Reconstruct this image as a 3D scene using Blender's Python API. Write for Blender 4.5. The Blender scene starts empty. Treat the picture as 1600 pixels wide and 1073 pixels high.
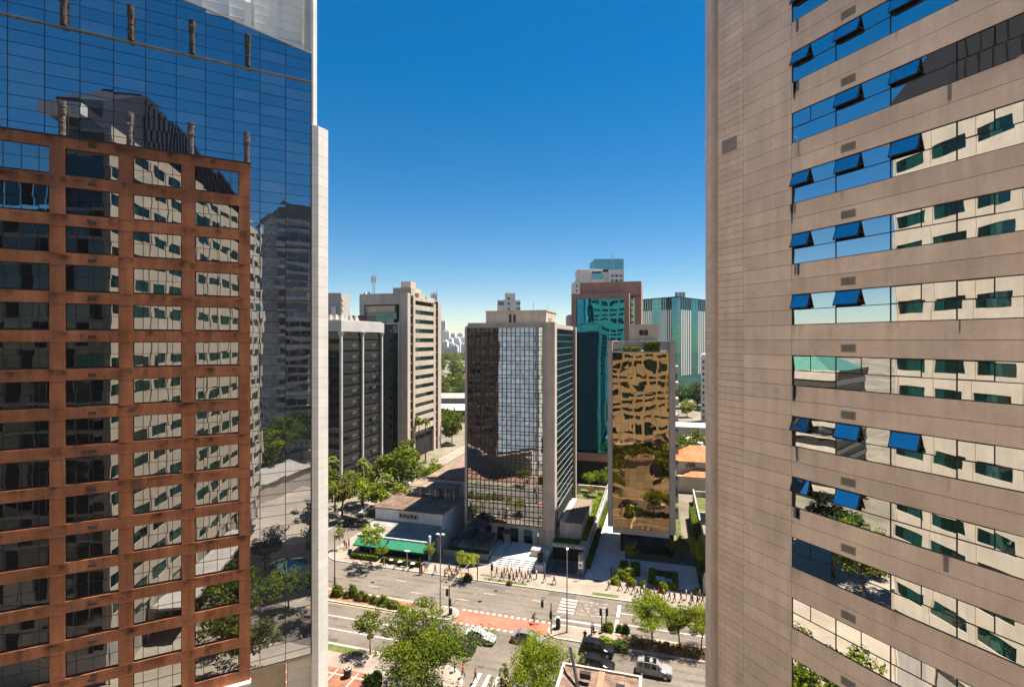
import bpy, math, random
import numpy as np
from mathutils import Vector, Matrix
random.seed(7)
S = bpy.context.scene
COL = S.collection
R = math.radians

# ------------------------------------------------------------------ camera
CAMZ = 41.0
cd = bpy.data.cameras.new("camera"); cam = bpy.data.objects.new("camera", cd); COL.objects.link(cam)
cam.location = (0, 0, CAMZ); cam.rotation_euler = (R(90), 0, 0)
cd.lens = 18.0; cd.sensor_width = 36.0; cd.sensor_fit = 'HORIZONTAL'; cd.shift_y = -0.0028
cd.clip_start = 0.2; cd.clip_end = 9000
S.camera = cam

# ------------------------------------------------------------------ world, sun, exposure
SUN_EL, SUN_AZ = 68.0, 66.0          # azimuth measured clockwise from +Y
world = bpy.data.worlds.new("World"); S.world = world; world.use_nodes = True
wn = world.node_tree.nodes; wl = world.node_tree.links
bg = wn['Background']
sky = wn.new('ShaderNodeTexSky'); sky.sky_type = 'NISHITA'; sky.sun_disc = False
sky.sun_elevation = R(SUN_EL); sky.sun_rotation = R(SUN_AZ)
sky.altitude = 800; sky.air_density = 1.0; sky.dust_density = 0.1; sky.ozone_density = 1.2
hs = wn.new('ShaderNodeHueSaturation'); hs.inputs['Saturation'].default_value = 1.66; hs.inputs['Value'].default_value = .94
ga = wn.new('ShaderNodeGamma'); ga.inputs['Gamma'].default_value = .85
wl.new(sky.outputs[0], ga.inputs['Color']); wl.new(ga.outputs[0], hs.inputs['Color']); wl.new(hs.outputs[0], bg.inputs[0])
bg.inputs[1].default_value = 0.05
sd = bpy.data.lights.new("sun", 'SUN'); sd.energy = 5.0; sd.angle = R(0.5); sd.color = (1.0, 0.92, 0.80)
sun = bpy.data.objects.new("sun", sd); COL.objects.link(sun)
sdir = Vector((math.sin(R(SUN_AZ))*math.cos(R(SUN_EL)), math.cos(R(SUN_AZ))*math.cos(R(SUN_EL)), math.sin(R(SUN_EL))))
sun.rotation_euler = sdir.to_track_quat('Z', 'Y').to_euler(); sun.location = (60, 40, 200)
S.view_settings.view_transform = 'Standard'; S.view_settings.look = 'None'
S.view_settings.gamma = 1.0; S.view_settings.exposure = 1.8
cy = S.cycles
cy.max_bounces = 8; cy.diffuse_bounces = 4; cy.glossy_bounces = 5; cy.transmission_bounces = 4; cy.transparent_max_bounces = 6
cy.caustics_reflective = False; cy.caustics_refractive = False; cy.sample_clamp_indirect = 6.0
cy.use_denoising = True

# ------------------------------------------------------------------ helpers
TH = R(16.2); CA, SA = math.cos(TH), math.sin(TH)
AV = -TH                                   # rotation of everything lined up with the avenue
def G(u, v, z=0.0):                        # avenue frame (u along, v across) to world
    return Vector((u*CA + v*SA, -u*SA + v*CA, z))
def P(x, y, z=0.0):                        # where the sight line through a photo pixel meets height z
    d = 800*(CAMZ - z)/(y - 532.0)
    return Vector(((x-800)/800*d, d, z))
def UV(p): return (p.x*CA - p.y*SA, p.x*SA + p.y*CA)

class MB:
    def __init__(s): s.v = []; s.f = []; s.m = []
    def quad(s, a, b, c, d, m=0):
        n = len(s.v); s.v += [tuple(a), tuple(b), tuple(c), tuple(d)]; s.f.append((n, n+1, n+2, n+3)); s.m.append(m)
    def box(s, x0, x1, y0, y1, z0, z1, m=0):
        n = len(s.v)
        s.v += [(x0,y0,z0),(x1,y0,z0),(x1,y1,z0),(x0,y1,z0),(x0,y0,z1),(x1,y0,z1),(x1,y1,z1),(x0,y1,z1)]
        for f in ((0,3,2,1),(4,5,6,7),(0,1,5,4),(1,2,6,5),(2,3,7,6),(3,0,4,7)):
            s.f.append(tuple(n+i for i in f)); s.m.append(m)
    def prism(s, poly, z0, z1, m=0, top=None):     # poly counter-clockwise in xy
        n = len(s.v); k = len(poly)
        s.v += [(x, y, z0) for x, y in poly] + [(x, y, z1) for x, y in (top or poly)]
        s.f.append(tuple(n+i for i in reversed(range(k)))); s.m.append(m)
        s.f.append(tuple(n+k+i for i in range(k))); s.m.append(m)
        for i in range(k):
            j = (i+1) % k
            s.f.append((n+i, n+j, n+k+j, n+k+i)); s.m.append(m)
    def tube(s, pts, r, n=8, m=0, cap=True):
        pts = [Vector(p) for p in pts]
        rs = r if isinstance(r, (list, tuple)) else [r]*len(pts)
        base = len(s.v)
        for i, p in enumerate(pts):
            t = (pts[min(i+1, len(pts)-1)] - pts[max(i-1, 0)]).normalized()
            a = t.orthogonal().normalized() if abs(t.z) < .99 else Vector((1, 0, 0))
            if abs(t.z) < .99: a = Vector((0, 0, 1)).cross(t).normalized()
            b = t.cross(a)
            for k in range(n):
                q = p + (a*math.cos(2*math.pi*k/n) + b*math.sin(2*math.pi*k/n))*rs[i]
                s.v.append(tuple(q))
        for i in range(len(pts)-1):
            for k in range(n):
                k2 = (k+1) % n
                s.f.append((base+i*n+k, base+i*n+k2, base+(i+1)*n+k2, base+(i+1)*n+k)); s.m.append(m)
        if cap:
            s.f.append(tuple(base+k for k in reversed(range(n)))); s.m.append(m)
            e = base+(len(pts)-1)*n
            s.f.append(tuple(e+k for k in range(n))); s.m.append(m)
    def build(s, name, mats, parent=None, loc=None, rot=None, smooth=False):
        me = bpy.data.meshes.new(name)
        me.from_pydata(s.v, [], s.f)
        if not isinstance(mats, (list, tuple)): mats = [mats]
        for m in mats: me.materials.append(m)
        if len(mats) > 1: me.polygons.foreach_set('material_index', s.m)
        if smooth: me.polygons.foreach_set('use_smooth', [True]*len(s.f))
        me.update()
        o = bpy.data.objects.new(name, me); COL.objects.link(o)
        if parent: o.parent = parent
        if loc is not None: o.location = loc
        if rot is not None: o.rotation_euler = (0, 0, rot)
        return o

def thing(name, label, cat, loc=(0,0,0), rotz=0.0, group=None):
    o = bpy.data.objects.new(name, None); COL.objects.link(o)
    o.empty_display_size = .3
    o.location = loc; o.rotation_euler = (0, 0, rotz); o['label'] = label; o['category'] = cat
    if group: o['group'] = group
    return o
def tag(o, label, cat, group=None):
    o['label'] = label; o['category'] = cat
    if group: o['group'] = group
    return o
def struct(o, kind='structure'): o['kind'] = kind; return o
CHILD = {}
def dup(root, loc, rotz=0.0, sc=1.0, label=None, group=None):
    def cp(o, par):
        c = o.copy(); COL.objects.link(c)
        if par: c.parent = par
        for ch in [x for x in bpy.data.objects if x.parent == o and x != c]: cp(ch, c)
        return c
    r = cp(root, None)
    r.location = loc; r.rotation_euler = (0, 0, rotz); r.scale = (sc,)*3 if not isinstance(sc, tuple) else sc
    if label: r['label'] = label
    if group: r['group'] = group
    return r

# ------------------------------------------------------------------ materials
def _new(name):
    m = bpy.data.materials.new(name); m.use_nodes = True
    nt = m.node_tree; n = nt.nodes; b = n['Principled BSDF']
    return m, nt, n, nt.links, b
def rgba(c): return (c[0], c[1], c[2], 1.0)
def surf(name, col, rough=.85, var=.18, scale=.6, col2=None, metal=0.0, bump=0.0, bscale=12.0, spec=.3, streak=0.0, fine=.08, coat=0.0, island=0.0):
    m, nt, n, L, b = _new(name)
    tc = n.new('ShaderNodeTexCoord'); 
    nz = n.new('ShaderNodeTexNoise'); nz.inputs['Scale'].default_value = scale; nz.inputs['Detail'].default_value = 6; nz.inputs['Roughness'].default_value = .62
    L.new(tc.outputs['Object'], nz.inputs['Vector'])
    mx = n.new('ShaderNodeMix'); mx.data_type = 'RGBA'
    c2 = col2 or tuple(max(0, c*(1-2*var)) for c in col)
    c1 = col if col2 else tuple(c*(1+var*.6) for c in col)
    mx.inputs['A'].default_value = rgba(c2); mx.inputs['B'].default_value = rgba(c1)
    rp = n.new('ShaderNodeMapRange'); rp.inputs['From Min'].default_value = .32; rp.inputs['From Max'].default_value = .66
    L.new(nz.outputs['Fac'], rp.inputs['Value']); L.new(rp.outputs[0], mx.inputs['Factor'])
    out = mx.outputs['Result']
    def mul(out, fac_socket, amt):
        q = n.new('ShaderNodeMapRange'); q.inputs['From Min'].default_value = .3; q.inputs['From Max'].default_value = .7
        q.inputs['To Min'].default_value = 1-amt; q.inputs['To Max'].default_value = 1+amt*.4
        L.new(fac_socket, q.inputs['Value'])
        k = n.new('ShaderNodeVectorMath'); k.operation = 'SCALE'
        L.new(out, k.inputs[0]); L.new(q.outputs[0], k.inputs['Scale']); return k.outputs[0]
    if fine:
        nf = n.new('ShaderNodeTexNoise'); nf.inputs['Scale'].default_value = scale*14; nf.inputs['Detail'].default_value = 3
        L.new(tc.outputs['Object'], nf.inputs['Vector']); out = mul(out, nf.outputs['Fac'], fine)
    if streak:
        mp = n.new('ShaderNodeMapping'); mp.inputs['Scale'].default_value = (1.3, 1.3, .08)
        L.new(tc.outputs['Object'], mp.inputs['Vector'])
        ns = n.new('ShaderNodeTexNoise'); ns.inputs['Scale'].default_value = 1.0; ns.inputs['Detail'].default_value = 5; ns.inputs['Roughness'].default_value = .7
        L.new(mp.outputs[0], ns.inputs['Vector']); out = mul(out, ns.outputs['Fac'], streak)
    if island:
        ge = n.new('ShaderNodeNewGeometry')
        q = n.new('ShaderNodeMapRange'); q.inputs['To Min'].default_value = 1-island; q.inputs['To Max'].default_value = 1+island*.5
        L.new(ge.outputs['Random Per Island'], q.inputs['Value'])
        k = n.new('ShaderNodeVectorMath'); k.operation = 'SCALE'
        L.new(out, k.inputs[0]); L.new(q.outputs[0], k.inputs['Scale']); out = k.outputs[0]
    L.new(out, b.inputs['Base Color'])
    b.inputs['Roughness'].default_value = rough; b.inputs['Metallic'].default_value = metal
    b.inputs['Specular IOR Level'].default_value = spec; b.inputs['Coat Weight'].default_value = coat; b.inputs['Coat Roughness'].default_value = .05
    if bump:
        nb = n.new('ShaderNodeTexNoise'); nb.inputs['Scale'].default_value = bscale; nb.inputs['Detail'].default_value = 4
        L.new(tc.outputs['Object'], nb.inputs['Vector'])
        bp = n.new('ShaderNodeBump'); bp.inputs['Strength'].default_value = 1; bp.inputs['Distance'].default_value = bump
        L.new(nb.outputs['Fac'], bp.inputs['Height']); L.new(bp.outputs[0], b.inputs['Normal'])
    return m
def mirror(name, tint, refl=.8, inner=(.012,.013,.015), blind=(.10,.10,.10), blindp=.12, wave=.004, wscale=.55, rough=.0, graze=.12, flow=False):
    """Coated facade glass: a tinted mirror over a dim room, each pane bowed a little in its own way."""
    m, nt, n, L, b = _new(name)
    tc = n.new('ShaderNodeTexCoord'); ge = n.new('ShaderNodeNewGeometry')
    nz = n.new('ShaderNodeTexNoise'); nz.noise_dimensions = '4D'; nz.inputs['Scale'].default_value = wscale; nz.inputs['Detail'].default_value = 1.5
    wv = n.new('ShaderNodeMath'); wv.operation = 'MULTIPLY'; wv.inputs[1].default_value = .12 if flow else 1.6
    L.new(ge.outputs['Random Per Island'], wv.inputs[0]); L.new(wv.outputs[0], nz.inputs['W']); L.new(tc.outputs['Object'], nz.inputs['Vector'])
    bp = n.new('ShaderNodeBump'); bp.inputs['Strength'].default_value = 1; bp.inputs['Distance'].default_value = wave
    L.new(nz.outputs['Fac'], bp.inputs['Height'])
    gt = n.new('ShaderNodeMath'); gt.operation = 'LESS_THAN'; gt.inputs[1].default_value = blindp
    L.new(ge.outputs['Random Per Island'], gt.inputs[0])
    mc = n.new('ShaderNodeMix'); mc.data_type = 'RGBA'; mc.inputs['A'].default_value = rgba(inner); mc.inputs['B'].default_value = rgba(blind)
    L.new(gt.outputs[0], mc.inputs['Factor'])
    L.new(mc.outputs['Result'], b.inputs['Base Color']); b.inputs['Roughness'].default_value = .6; b.inputs['Specular IOR Level'].default_value = 0
    gl = n.new('ShaderNodeBsdfGlossy'); gl.inputs['Roughness'].default_value = rough
    # tint varies slightly from pane to pane
    tv = n.new('ShaderNodeMapRange'); tv.inputs['To Min'].default_value = .9; tv.inputs['To Max'].default_value = 1.06
    L.new(ge.outputs['Random Per Island'], tv.inputs['Value'])
    sc = n.new('ShaderNodeVectorMath'); sc.operation = 'SCALE'; sc.inputs[0].default_value = tint[:3]; L.new(tv.outputs[0], sc.inputs['Scale'])
    L.new(sc.outputs[0], gl.inputs['Color']); L.new(bp.outputs[0], gl.inputs['Normal'])
    lw = n.new('ShaderNodeLayerWeight'); lw.inputs['Blend'].default_value = .35
    fa = n.new('ShaderNodeMath'); fa.operation = 'MULTIPLY_ADD'; fa.inputs[1].default_value = graze; fa.inputs[2].default_value = refl; fa.use_clamp = True
    L.new(lw.outputs['Facing'], fa.inputs[0])
    ms = n.new('ShaderNodeMixShader'); L.new(fa.outputs[0], ms.inputs[0]); L.new(b.outputs[0], ms.inputs[1]); L.new(gl.outputs[0], ms.inputs[2])
    L.new(ms.outputs[0], n['Material Output'].inputs['Surface'])
    return m
def leafmat(name, dark, light, scale=.5, trans=.35):
    m, nt, n, L, b = _new(name)
    tc = n.new('ShaderNodeTexCoord'); ge = n.new('ShaderNodeNewGeometry')
    nz = n.new('ShaderNodeTexNoise'); nz.inputs['Scale'].default_value = scale; nz.inputs['Detail'].default_value = 3
    L.new(tc.outputs['Object'], nz.inputs['Vector'])
    ad = n.new('ShaderNodeMath'); ad.operation = 'MULTIPLY_ADD'; ad.inputs[1].default_value = .5; L.new(ge.outputs['Random Per Island'], ad.inputs[0]); L.new(nz.outputs['Fac'], ad.inputs[2])
    rp = n.new('ShaderNodeMapRange'); rp.inputs['From Min'].default_value = .45; rp.inputs['From Max'].default_value = 1.05
    L.new(ad.outputs[0], rp.inputs['Value'])
    mx = n.new('ShaderNodeMix'); mx.data_type = 'RGBA'; mx.inputs['A'].default_value = rgba(dark); mx.inputs['B'].default_value = rgba(light)
    L.new(rp.outputs[0], mx.inputs['Factor']); L.new(mx.outputs['Result'], b.inputs['Base Color'])
    b.inputs['Roughness'].default_value = .6; b.inputs['Specular IOR Level'].default_value = .08
    tr = n.new('ShaderNodeBsdfTranslucent'); L.new(mx.outputs['Result'], tr.inputs['Color'])
    ms = n.new('ShaderNodeMixShader'); ms.inputs[0].default_value = trans
    L.new(b.outputs[0], ms.inputs[1]); L.new(tr.outputs[0], ms.inputs[2]); L.new(ms.outputs[0], n['Material Output'].inputs['Surface'])
    return m

M = {}
M['asphalt'] = surf('asphalt', (0.128,0.105,0.085), .9, .12, .12, fine=.14, bump=.004, bscale=30)
M['asphalt_patch'] = surf('asphalt_patch', (0.085,0.076,0.068), .9, .15, .4, fine=.14)
M['paint'] = surf('road_paint', (0.48,0.47,0.44), .7, .14, 1.5, fine=.2)
M['paint_worn'] = surf('worn_paint', (0.36,0.35,0.32), .8, .35, 2.5, fine=.3)
M['paint_yellow'] = surf('yellow_paint', (0.42,0.3,0.07), .7, .15, 1.5)
M['cycle_red'] = surf('cycle_red', (0.36,0.1,0.065), .85, .14, .5, fine=.12)
M['pave'] = surf('pavement_concrete', (0.215,0.175,0.142), .9, .16, .22, fine=.12)
M['pave_blue'] = surf('plaza_stone', (0.5,0.485,0.47), .8, .12, .4, fine=.08)
M['kerb'] = surf('kerb_stone', (0.31,0.275,0.24), .85, .12, 1)
M['brickpave'] = surf('brick_paving', (0.2,0.085,0.05), .9, .2, .8, fine=.15)
M['soil'] = surf('soil', (0.22,0.11,0.06), .95, .3, .9, fine=.3)
M['grass'] = surf('grass', (0.085,0.1,0.022), .95, .3, .7, fine=.35)
M['land'] = surf('land', (0.17,0.145,0.105), .95, .3, .02, fine=.3)
M['white'] = surf('white_cladding', (0.62,0.59,0.55), .55, .05, .5, fine=.02, streak=.08, island=.05)
M['lime_wall'] = surf('lime_washed_wall', (.62,.64,.66), .85, .07, .5, streak=.16)
M['white_sunlit'] = surf('white_screen_lit', (.84,.82,.78), .5, .04, .8, fine=.02)  # whiter than the cladding, missing sunlight on the screen put into its colour
M['white_blue'] = surf('pale_cladding', (0.3,0.35,0.41), .5, .06, .5, island=.3)
M['whitepaint'] = surf('white_paint', (0.66,0.65,0.63), .6, .08, .8, streak=.15)
M['joint'] = surf('joint_brown', (.20,.155,.12), .9, .1, 1)  # plain brown backing colour showing in the gaps between panels
M['dark'] = surf('dark_frame', (.022,.020,.022), .5, .1, 1)
M['darkmet'] = surf('dark_metal', (.035,.034,.036), .45, .15, 2, metal=.4)
M['grey_metal'] = surf('grey_metal', (.34,.34,.34), .5, .15, 2, metal=.5)
M['room'] = surf('dark_room', (.015,.015,.017), .9, .2, .5)
M['brick'] = surf('brown_render', (0.4,0.152,0.072), .9, .20, .28, fine=.16, streak=.42, bump=.006, bscale=9)
M['brick_dark'] = surf('brown_rear_wall', (.20,.10,.065), .9, .16, .4, streak=.2)
M['stone_rough'] = surf('rough_stone', (0.05,0.042,0.037), .85, .5, 3.0, col2=(.02,.017,.015), bump=.06, bscale=7)
M['stone_rough2'] = surf('grey_rough_stone', (0.12,0.1,0.09), .9, .5, 3.5, col2=(.06,.05,.045), bump=.08, bscale=8)
M['beige'] = surf('beige_panel', (0.82,0.66,0.555), .85, .09, .4, fine=.06, streak=.15, island=.085, bump=.002, bscale=25)
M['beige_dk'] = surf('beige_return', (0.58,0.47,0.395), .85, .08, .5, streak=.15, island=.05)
M['louver'] = surf('louvre', (0.09,0.07,0.06), .7, .1, 1)
M['cream'] = surf('cream_panel', (0.5,0.425,0.335), .8, .07, .5, streak=.12, island=.05)
M['stone_mid'] = surf('mid_stone', (0.47,0.39,0.32), .85, .08, .3, streak=.16, island=.03)
M['stone_grey'] = surf('grey_stone', (.36,.33,.30), .85, .1, .3, streak=.18)
M['stone_pale'] = surf('pale_stone', (0.43,0.41,0.385), .8, .07, .3, streak=.12)
M['stone_tan'] = surf('tan_stone', (.46,.385,.31), .85, .08, .3, streak=.14)
M['concrete'] = surf('concrete', (.38,.35,.32), .9, .12, .4, streak=.25)
M['granite_brown'] = surf('brown_granite', (.35,.20,.145), .7, .1, .5, streak=.1)
M['green_wall'] = surf('green_grey_wall', (.075,.085,.065), .7, .15, .3, streak=.2)
M['white_far'] = surf('far_white', (.62,.58,.55), .8, .06, .1, streak=.05)
M['roof_brown'] = surf('brown_sheet_roof', (0.23,0.155,0.11), .8, .25, .5, streak=0, fine=.15)
M['roof_metal'] = surf('metal_sheet_roof', (0.27,0.245,0.22), .6, .2, .5, fine=.1)
M['tile_orange'] = surf('orange_tile', (0.44,0.16,0.065), .85, .2, .6, fine=.2)
M['tile_red'] = surf('red_tile', (.40,.16,.10), .9, .2, .3)
M['awning'] = surf('green_canvas', (0.008,0.115,0.062), .75, .1, .8)
M['timber'] = surf('timber_boards', (.085,.040,.024), .8, .3, .9, col2=(.20,.145,.11), fine=.3)
M['gravel'] = surf('gravel', (.26,.20,.15), .95, .5, 3.0, col2=(.07,.055,.045), fine=.4, bump=.03, bscale=6)
M['glass_left'] = mirror('blue_glass', (.62,.64,.68), .60, (.045,.06,.085), (.12,.17,.22), .25, wave=.006, wscale=.45)
M['glass_brick'] = mirror('office_glass', (.66,.68,.70), .48, (.010,.010,.012), (.07,.075,.085), .15, wave=.010, wscale=.42)
M['glass_right'] = mirror('ribbon_glass', (.86,.88,.89), .80, (.012,.012,.012), (.03,.03,.03), .1, wave=.0045, wscale=.5)
M['glass_sash'] = mirror('sash_glass', (.78,.82,.88), .78, (.02,.03,.05), (.02,.03,.05), .1, wave=.003)
M['glass_grid'] = mirror('grid_glass', (.70,.74,.77), .62, (.010,.010,.012), (.05,.055,.05), .2, wave=.05, wscale=.13, flow=True)
M['glass_dark'] = mirror('black_glass', (.34,.35,.36), .26, (.008,.009,.010), (.05,.055,.06), .12, wave=.012, wscale=.3)
M['glass_ribbon'] = mirror('ribbon_dark_glass', (.25,.36,.33), .32, (.006,.013,.012), (.02,.06,.05), .2, wave=.012, wscale=.3)
M['glass_black'] = mirror('column_tower_glass', (.34,.35,.36), .12, (.006,.007,.008), (.06,.065,.07), .14, wave=.012, wscale=.3)
M['glass_side'] = mirror('flank_glass', (.24,.31,.34), .40, (.010,.020,.026), (.02,.05,.05), .2, wave=.012, wscale=.3)
M['bounce_pave'] = surf('bounce_paving', (0.3,0.25,0.195), .9, .14, .15, fine=.1)
M['glass_stripe'] = mirror('striped_block_glass', (.14,.36,.40), .62, (.005,.04,.04), (.02,.07,.065), .2, wave=.02, wscale=.2)
M['skylight'] = surf('green_skylight', (.06,.16,.12), .4, .1, .5)
M['leaf_red'] = None
M['glass_teal'] = mirror('teal_glass', (.03,.29,.40), .75, (.002,.04,.055), (.004,.07,.085), .2, wave=.07, wscale=.12, flow=True)
M['glass_green'] = mirror('green_glass', (.35,.60,.56), .55, (.02,.09,.09), (.04,.14,.13), .3, wave=.02, wscale=.2)
M['glass_gold'] = mirror('gold_glass', (.38,.275,.155), .80, (.02,.012,.006), (.05,.03,.015), .1, wave=.085, wscale=.15, flow=True)
M['glass_hotel'] = mirror('curtained_glass', (.25,.36,.34), .22, (.004,.016,.014), (.008,.05,.042), .35, wave=.01)
M['leaf_red'] = leafmat('leaf_red', (.10,.035,.02), (.25,.12,.06))
M['leaf'] = leafmat('leaf_mid', (.025,.050,.004), (.155,.185,.010))
M['leaf_bright'] = leafmat('leaf_bright', (.055,.095,.005), (.23,.27,.012))
M['leaf_dark'] = leafmat('leaf_dark', (.018,.045,.008), (.075,.12,.018))
M['leaf_yellow'] = leafmat('leaf_yellow', (.11,.13,.010), (.27,.29,.022))
M['leaf_olive'] = leafmat('leaf_olive', (.05,.06,.010), (.18,.18,.028))
M['bark'] = surf('bark', (.15,.11,.08), .95, .3, 3, bump=.02)
M['skin'] = surf('skin', (.45,.26,.18), .6, .05, 3)
M['hair'] = surf('hair', (.02,.015,.012), .7, .1, 3)
M['tyre'] = surf('tyre', (.018,.018,.018), .8, .1, 3)
M['rim'] = surf('rim', (.45,.45,.46), .35, .1, 3, metal=.8)
M['lamp_white'] = surf('lamp_glass', (.85,.85,.85), .3, .02, 3)
M['lamp_red'] = surf('red_lens', (.45,.02,.015), .3, .05, 3)
M['bread'] = surf('flower_bed', (.42,.20,.09), .95, .3, 2)
M['blue_wall'] = surf('blue_wall', (.02,.10,.15), .6, .1, 1)

def stainmat(name, col, amt, sc=1.5):
    m, nt, n, L, b = _new(name)
    uv = n.new('ShaderNodeUVMap'); sx = n.new('ShaderNodeSeparateXYZ'); L.new(uv.outputs[0], sx.inputs[0])
    tc = n.new('ShaderNodeTexCoord'); nz = n.new('ShaderNodeTexNoise'); nz.inputs['Scale'].default_value = sc; nz.inputs['Detail'].default_value = 5; L.new(tc.outputs['Object'], nz.inputs['Vector'])
    def mth(op, a, b_=None):
        q = n.new('ShaderNodeMath'); q.operation = op
        for i, v in enumerate((a, b_)):
            if v is None: continue
            if isinstance(v, (int, float)): q.inputs[i].default_value = v
            else: L.new(v, q.inputs[i])
        return q.outputs[0]
    ex = mth('MULTIPLY', mth('MULTIPLY', sx.outputs[0], mth('SUBTRACT', 1.0, sx.outputs[0])), 4.0)
    q = n.new('ShaderNodeMapRange'); q.inputs['From Min'].default_value = .38; q.inputs['From Max'].default_value = .68; L.new(nz.outputs['Fac'], q.inputs['Value'])
    f = mth('MULTIPLY', mth('MULTIPLY', ex, sx.outputs[1]), mth('MULTIPLY', q.outputs[0], amt))
    b.inputs['Base Color'].default_value = rgba(col); b.inputs['Roughness'].default_value = .95; b.inputs['Specular IOR Level'].default_value = .05
    tr = n.new('ShaderNodeBsdfTransparent'); ms = n.new('ShaderNodeMixShader'); L.new(f, ms.inputs[0]); L.new(tr.outputs[0], ms.inputs[1]); L.new(b.outputs[0], ms.inputs[2])
    L.new(ms.outputs[0], n['Material Output'].inputs['Surface']); return m
M['stain_beige'] = stainmat('rain_stain', (.24,.18,.135), .17, 1.6)
M['stain_brown'] = stainmat('soot_stain', (.035,.022,.016), .85, 1.3)
M['stain_road'] = stainmat('tyre_wear', (.035,.032,.03), .38, .35)
def stains(name, quads, m, parent=None):
    b = m[1] if isinstance(m, tuple) else MB(); mats = m[0] if isinstance(m, tuple) else m
    for q in quads: b.quad(*q, len(mats)-1 if isinstance(mats, list) else 0)
    o = b.build(name, mats, parent); uv = o.data.uv_layers.new(name='UVMap'); nl = len(o.data.loops)
    uv.data.foreach_set('uv', [0.0]*(2*nl-8*len(quads)) + [0,0, 1,0, 1,1, 0,1]*len(quads)); return o
# ================================================================== SETTING
def sheet(name, poly_uv, z, m, kind='structure'):
    b = MB(); n = len(poly_uv)
    b.v = [tuple(G(u, v, z)) for u, v in poly_uv]; b.f = [tuple(range(n))]; b.m = [0]
    o = b.build(name, m); o['kind'] = kind; return o
def slab(name, poly_uv, z0, z1, mats, kerb=True):
    """raised paved area; its rim is a kerb stone"""
    b = MB(); pts = [tuple(G(u, v))[:2] for u, v in poly_uv]
    b.prism(pts, z0, z1, 0)
    o = b.build(name, mats); o['kind'] = 'structure'; return o
gb = MB(); gb.quad((-1480,-980,-.02), (1480,-980,-.02), (1480,2580,-.02), (-1480,2580,-.02))
struct(gb.build('ground', M['land']))
sheet('road', [(-420,59.9),(420,59.9),(420,82.3),(-420,82.3)], .0, M['asphalt'])
sheet('side_road', [(-69,82.3),(-61.6,82.3),(-61.6,320),(-69,320)], .0, M['asphalt'])
sheet('side_road', [(-22.5,-60),(-14.5,-60),(-14.5,59.9),(-22.5,59.9)], .0, M['asphalt'])
sheet('forecourt', [(-85,-45),(-22.6,-45),(-22.6,42),(-85,42)], .004, M['bounce_pave'])  # pale sheets added outside direct view to bounce sunlight onto the facades
sheet('forecourt', [(-14.4,-45),(40,-45),(40,42),(-14.4,42)], .004, M['bounce_pave'])
def rounded(u0, v0, r, a0, a1, n=8):
    return [(u0+r*math.cos(a0+(a1-a0)*i/n), v0+r*math.sin(a0+(a1-a0)*i/n)) for i in range(n+1)]
def kerbed(name, poly, mat, w=.3, h=.14):
    """pavement with a pale kerb: outer kerb block, inner paving 4 mm above it"""
    b = MB(); b.prism([tuple(G(u, v))[:2] for u, v in poly], -.01, h, 0)
    cx = sum(p[0] for p in poly)/len(poly); cyy = sum(p[1] for p in poly)/len(poly)
    ins = []
    n = len(poly)
    for i in range(n):
        p0 = Vector(poly[i-1]); p1 = Vector(poly[i]); p2 = Vector(poly[(i+1) % n])
        e1 = (p1-p0).normalized(); e2 = (p2-p1).normalized()
        n1 = Vector((-e1.y, e1.x)); n2 = Vector((-e2.y, e2.x)); nn = (n1+n2)
        nn = nn/max(.3, nn.length_squared)*2 if nn.length > 1e-4 else n1
        ins.append(tuple(p1+nn*w))
    b.v += [tuple(G(u, v, h+.004)) for u, v in ins]; k = len(b.v)
    b.f.append(tuple(range(k-n, k))); b.m.append(1)
    return struct(b.build(name, [M['kerb'], mat]))
PI = math.pi
# far pavement with a rounded corner at the side street
kerbed('pavement', [(200,82.3),(200,97),(-61.6,97.0),(-61.6,88)] + rounded(-57.6, 86.3, 4.0, PI, 1.5*PI), M['pave'])
kerbed('pavement', [(-200,82.3)] + rounded(-73, 86.3, 4.0, 1.5*PI, 2*PI) + [(-69,320),(-73.5,320),(-73.5,100),(-200,100)], M['pave'])
kerbed('pavement', [(-61.6,97.05),(-58.2,97.05),(-58.2,320),(-61.6,320)], M['pave'])
# near pavements
kerbed('pavement', [(-26.5,59.9),(-200,59.9),(-200,42.1),(-22.5,42.1)] + rounded(-26.5, 55.9, 4.0, 0, .5*PI), M['pave'])
kerbed('pavement', [(200,59.9),(-10.5,59.9)] + rounded(-10.5, 55.9, 4.0, .5*PI, PI) + [(-14.5,42.1),(200,42.1)], M['pave'])
# central reservation, two halves with rounded noses
kerbed('median_strip', [(-300,72.9),(-300,69.3)] + rounded(-30.8, 71.1, 1.8, -.5*PI, .5*PI, 10), M['pave'])
kerbed('median_strip', [(300,69.3),(300,72.9)] + rounded(-13.6, 71.1, 1.8, .5*PI, 1.5*PI, 10), M['pave'])
sheet('soil_strip', [(-300,69.75),(-37.5,69.75),(-35.6,72.45),(-300,72.45)], .150, M['soil'])
sheet('soil_strip', [(-4.2,69.75),(300,69.75),(300,72.45),(-6.2,72.45)], .150, M['soil'])
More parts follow.
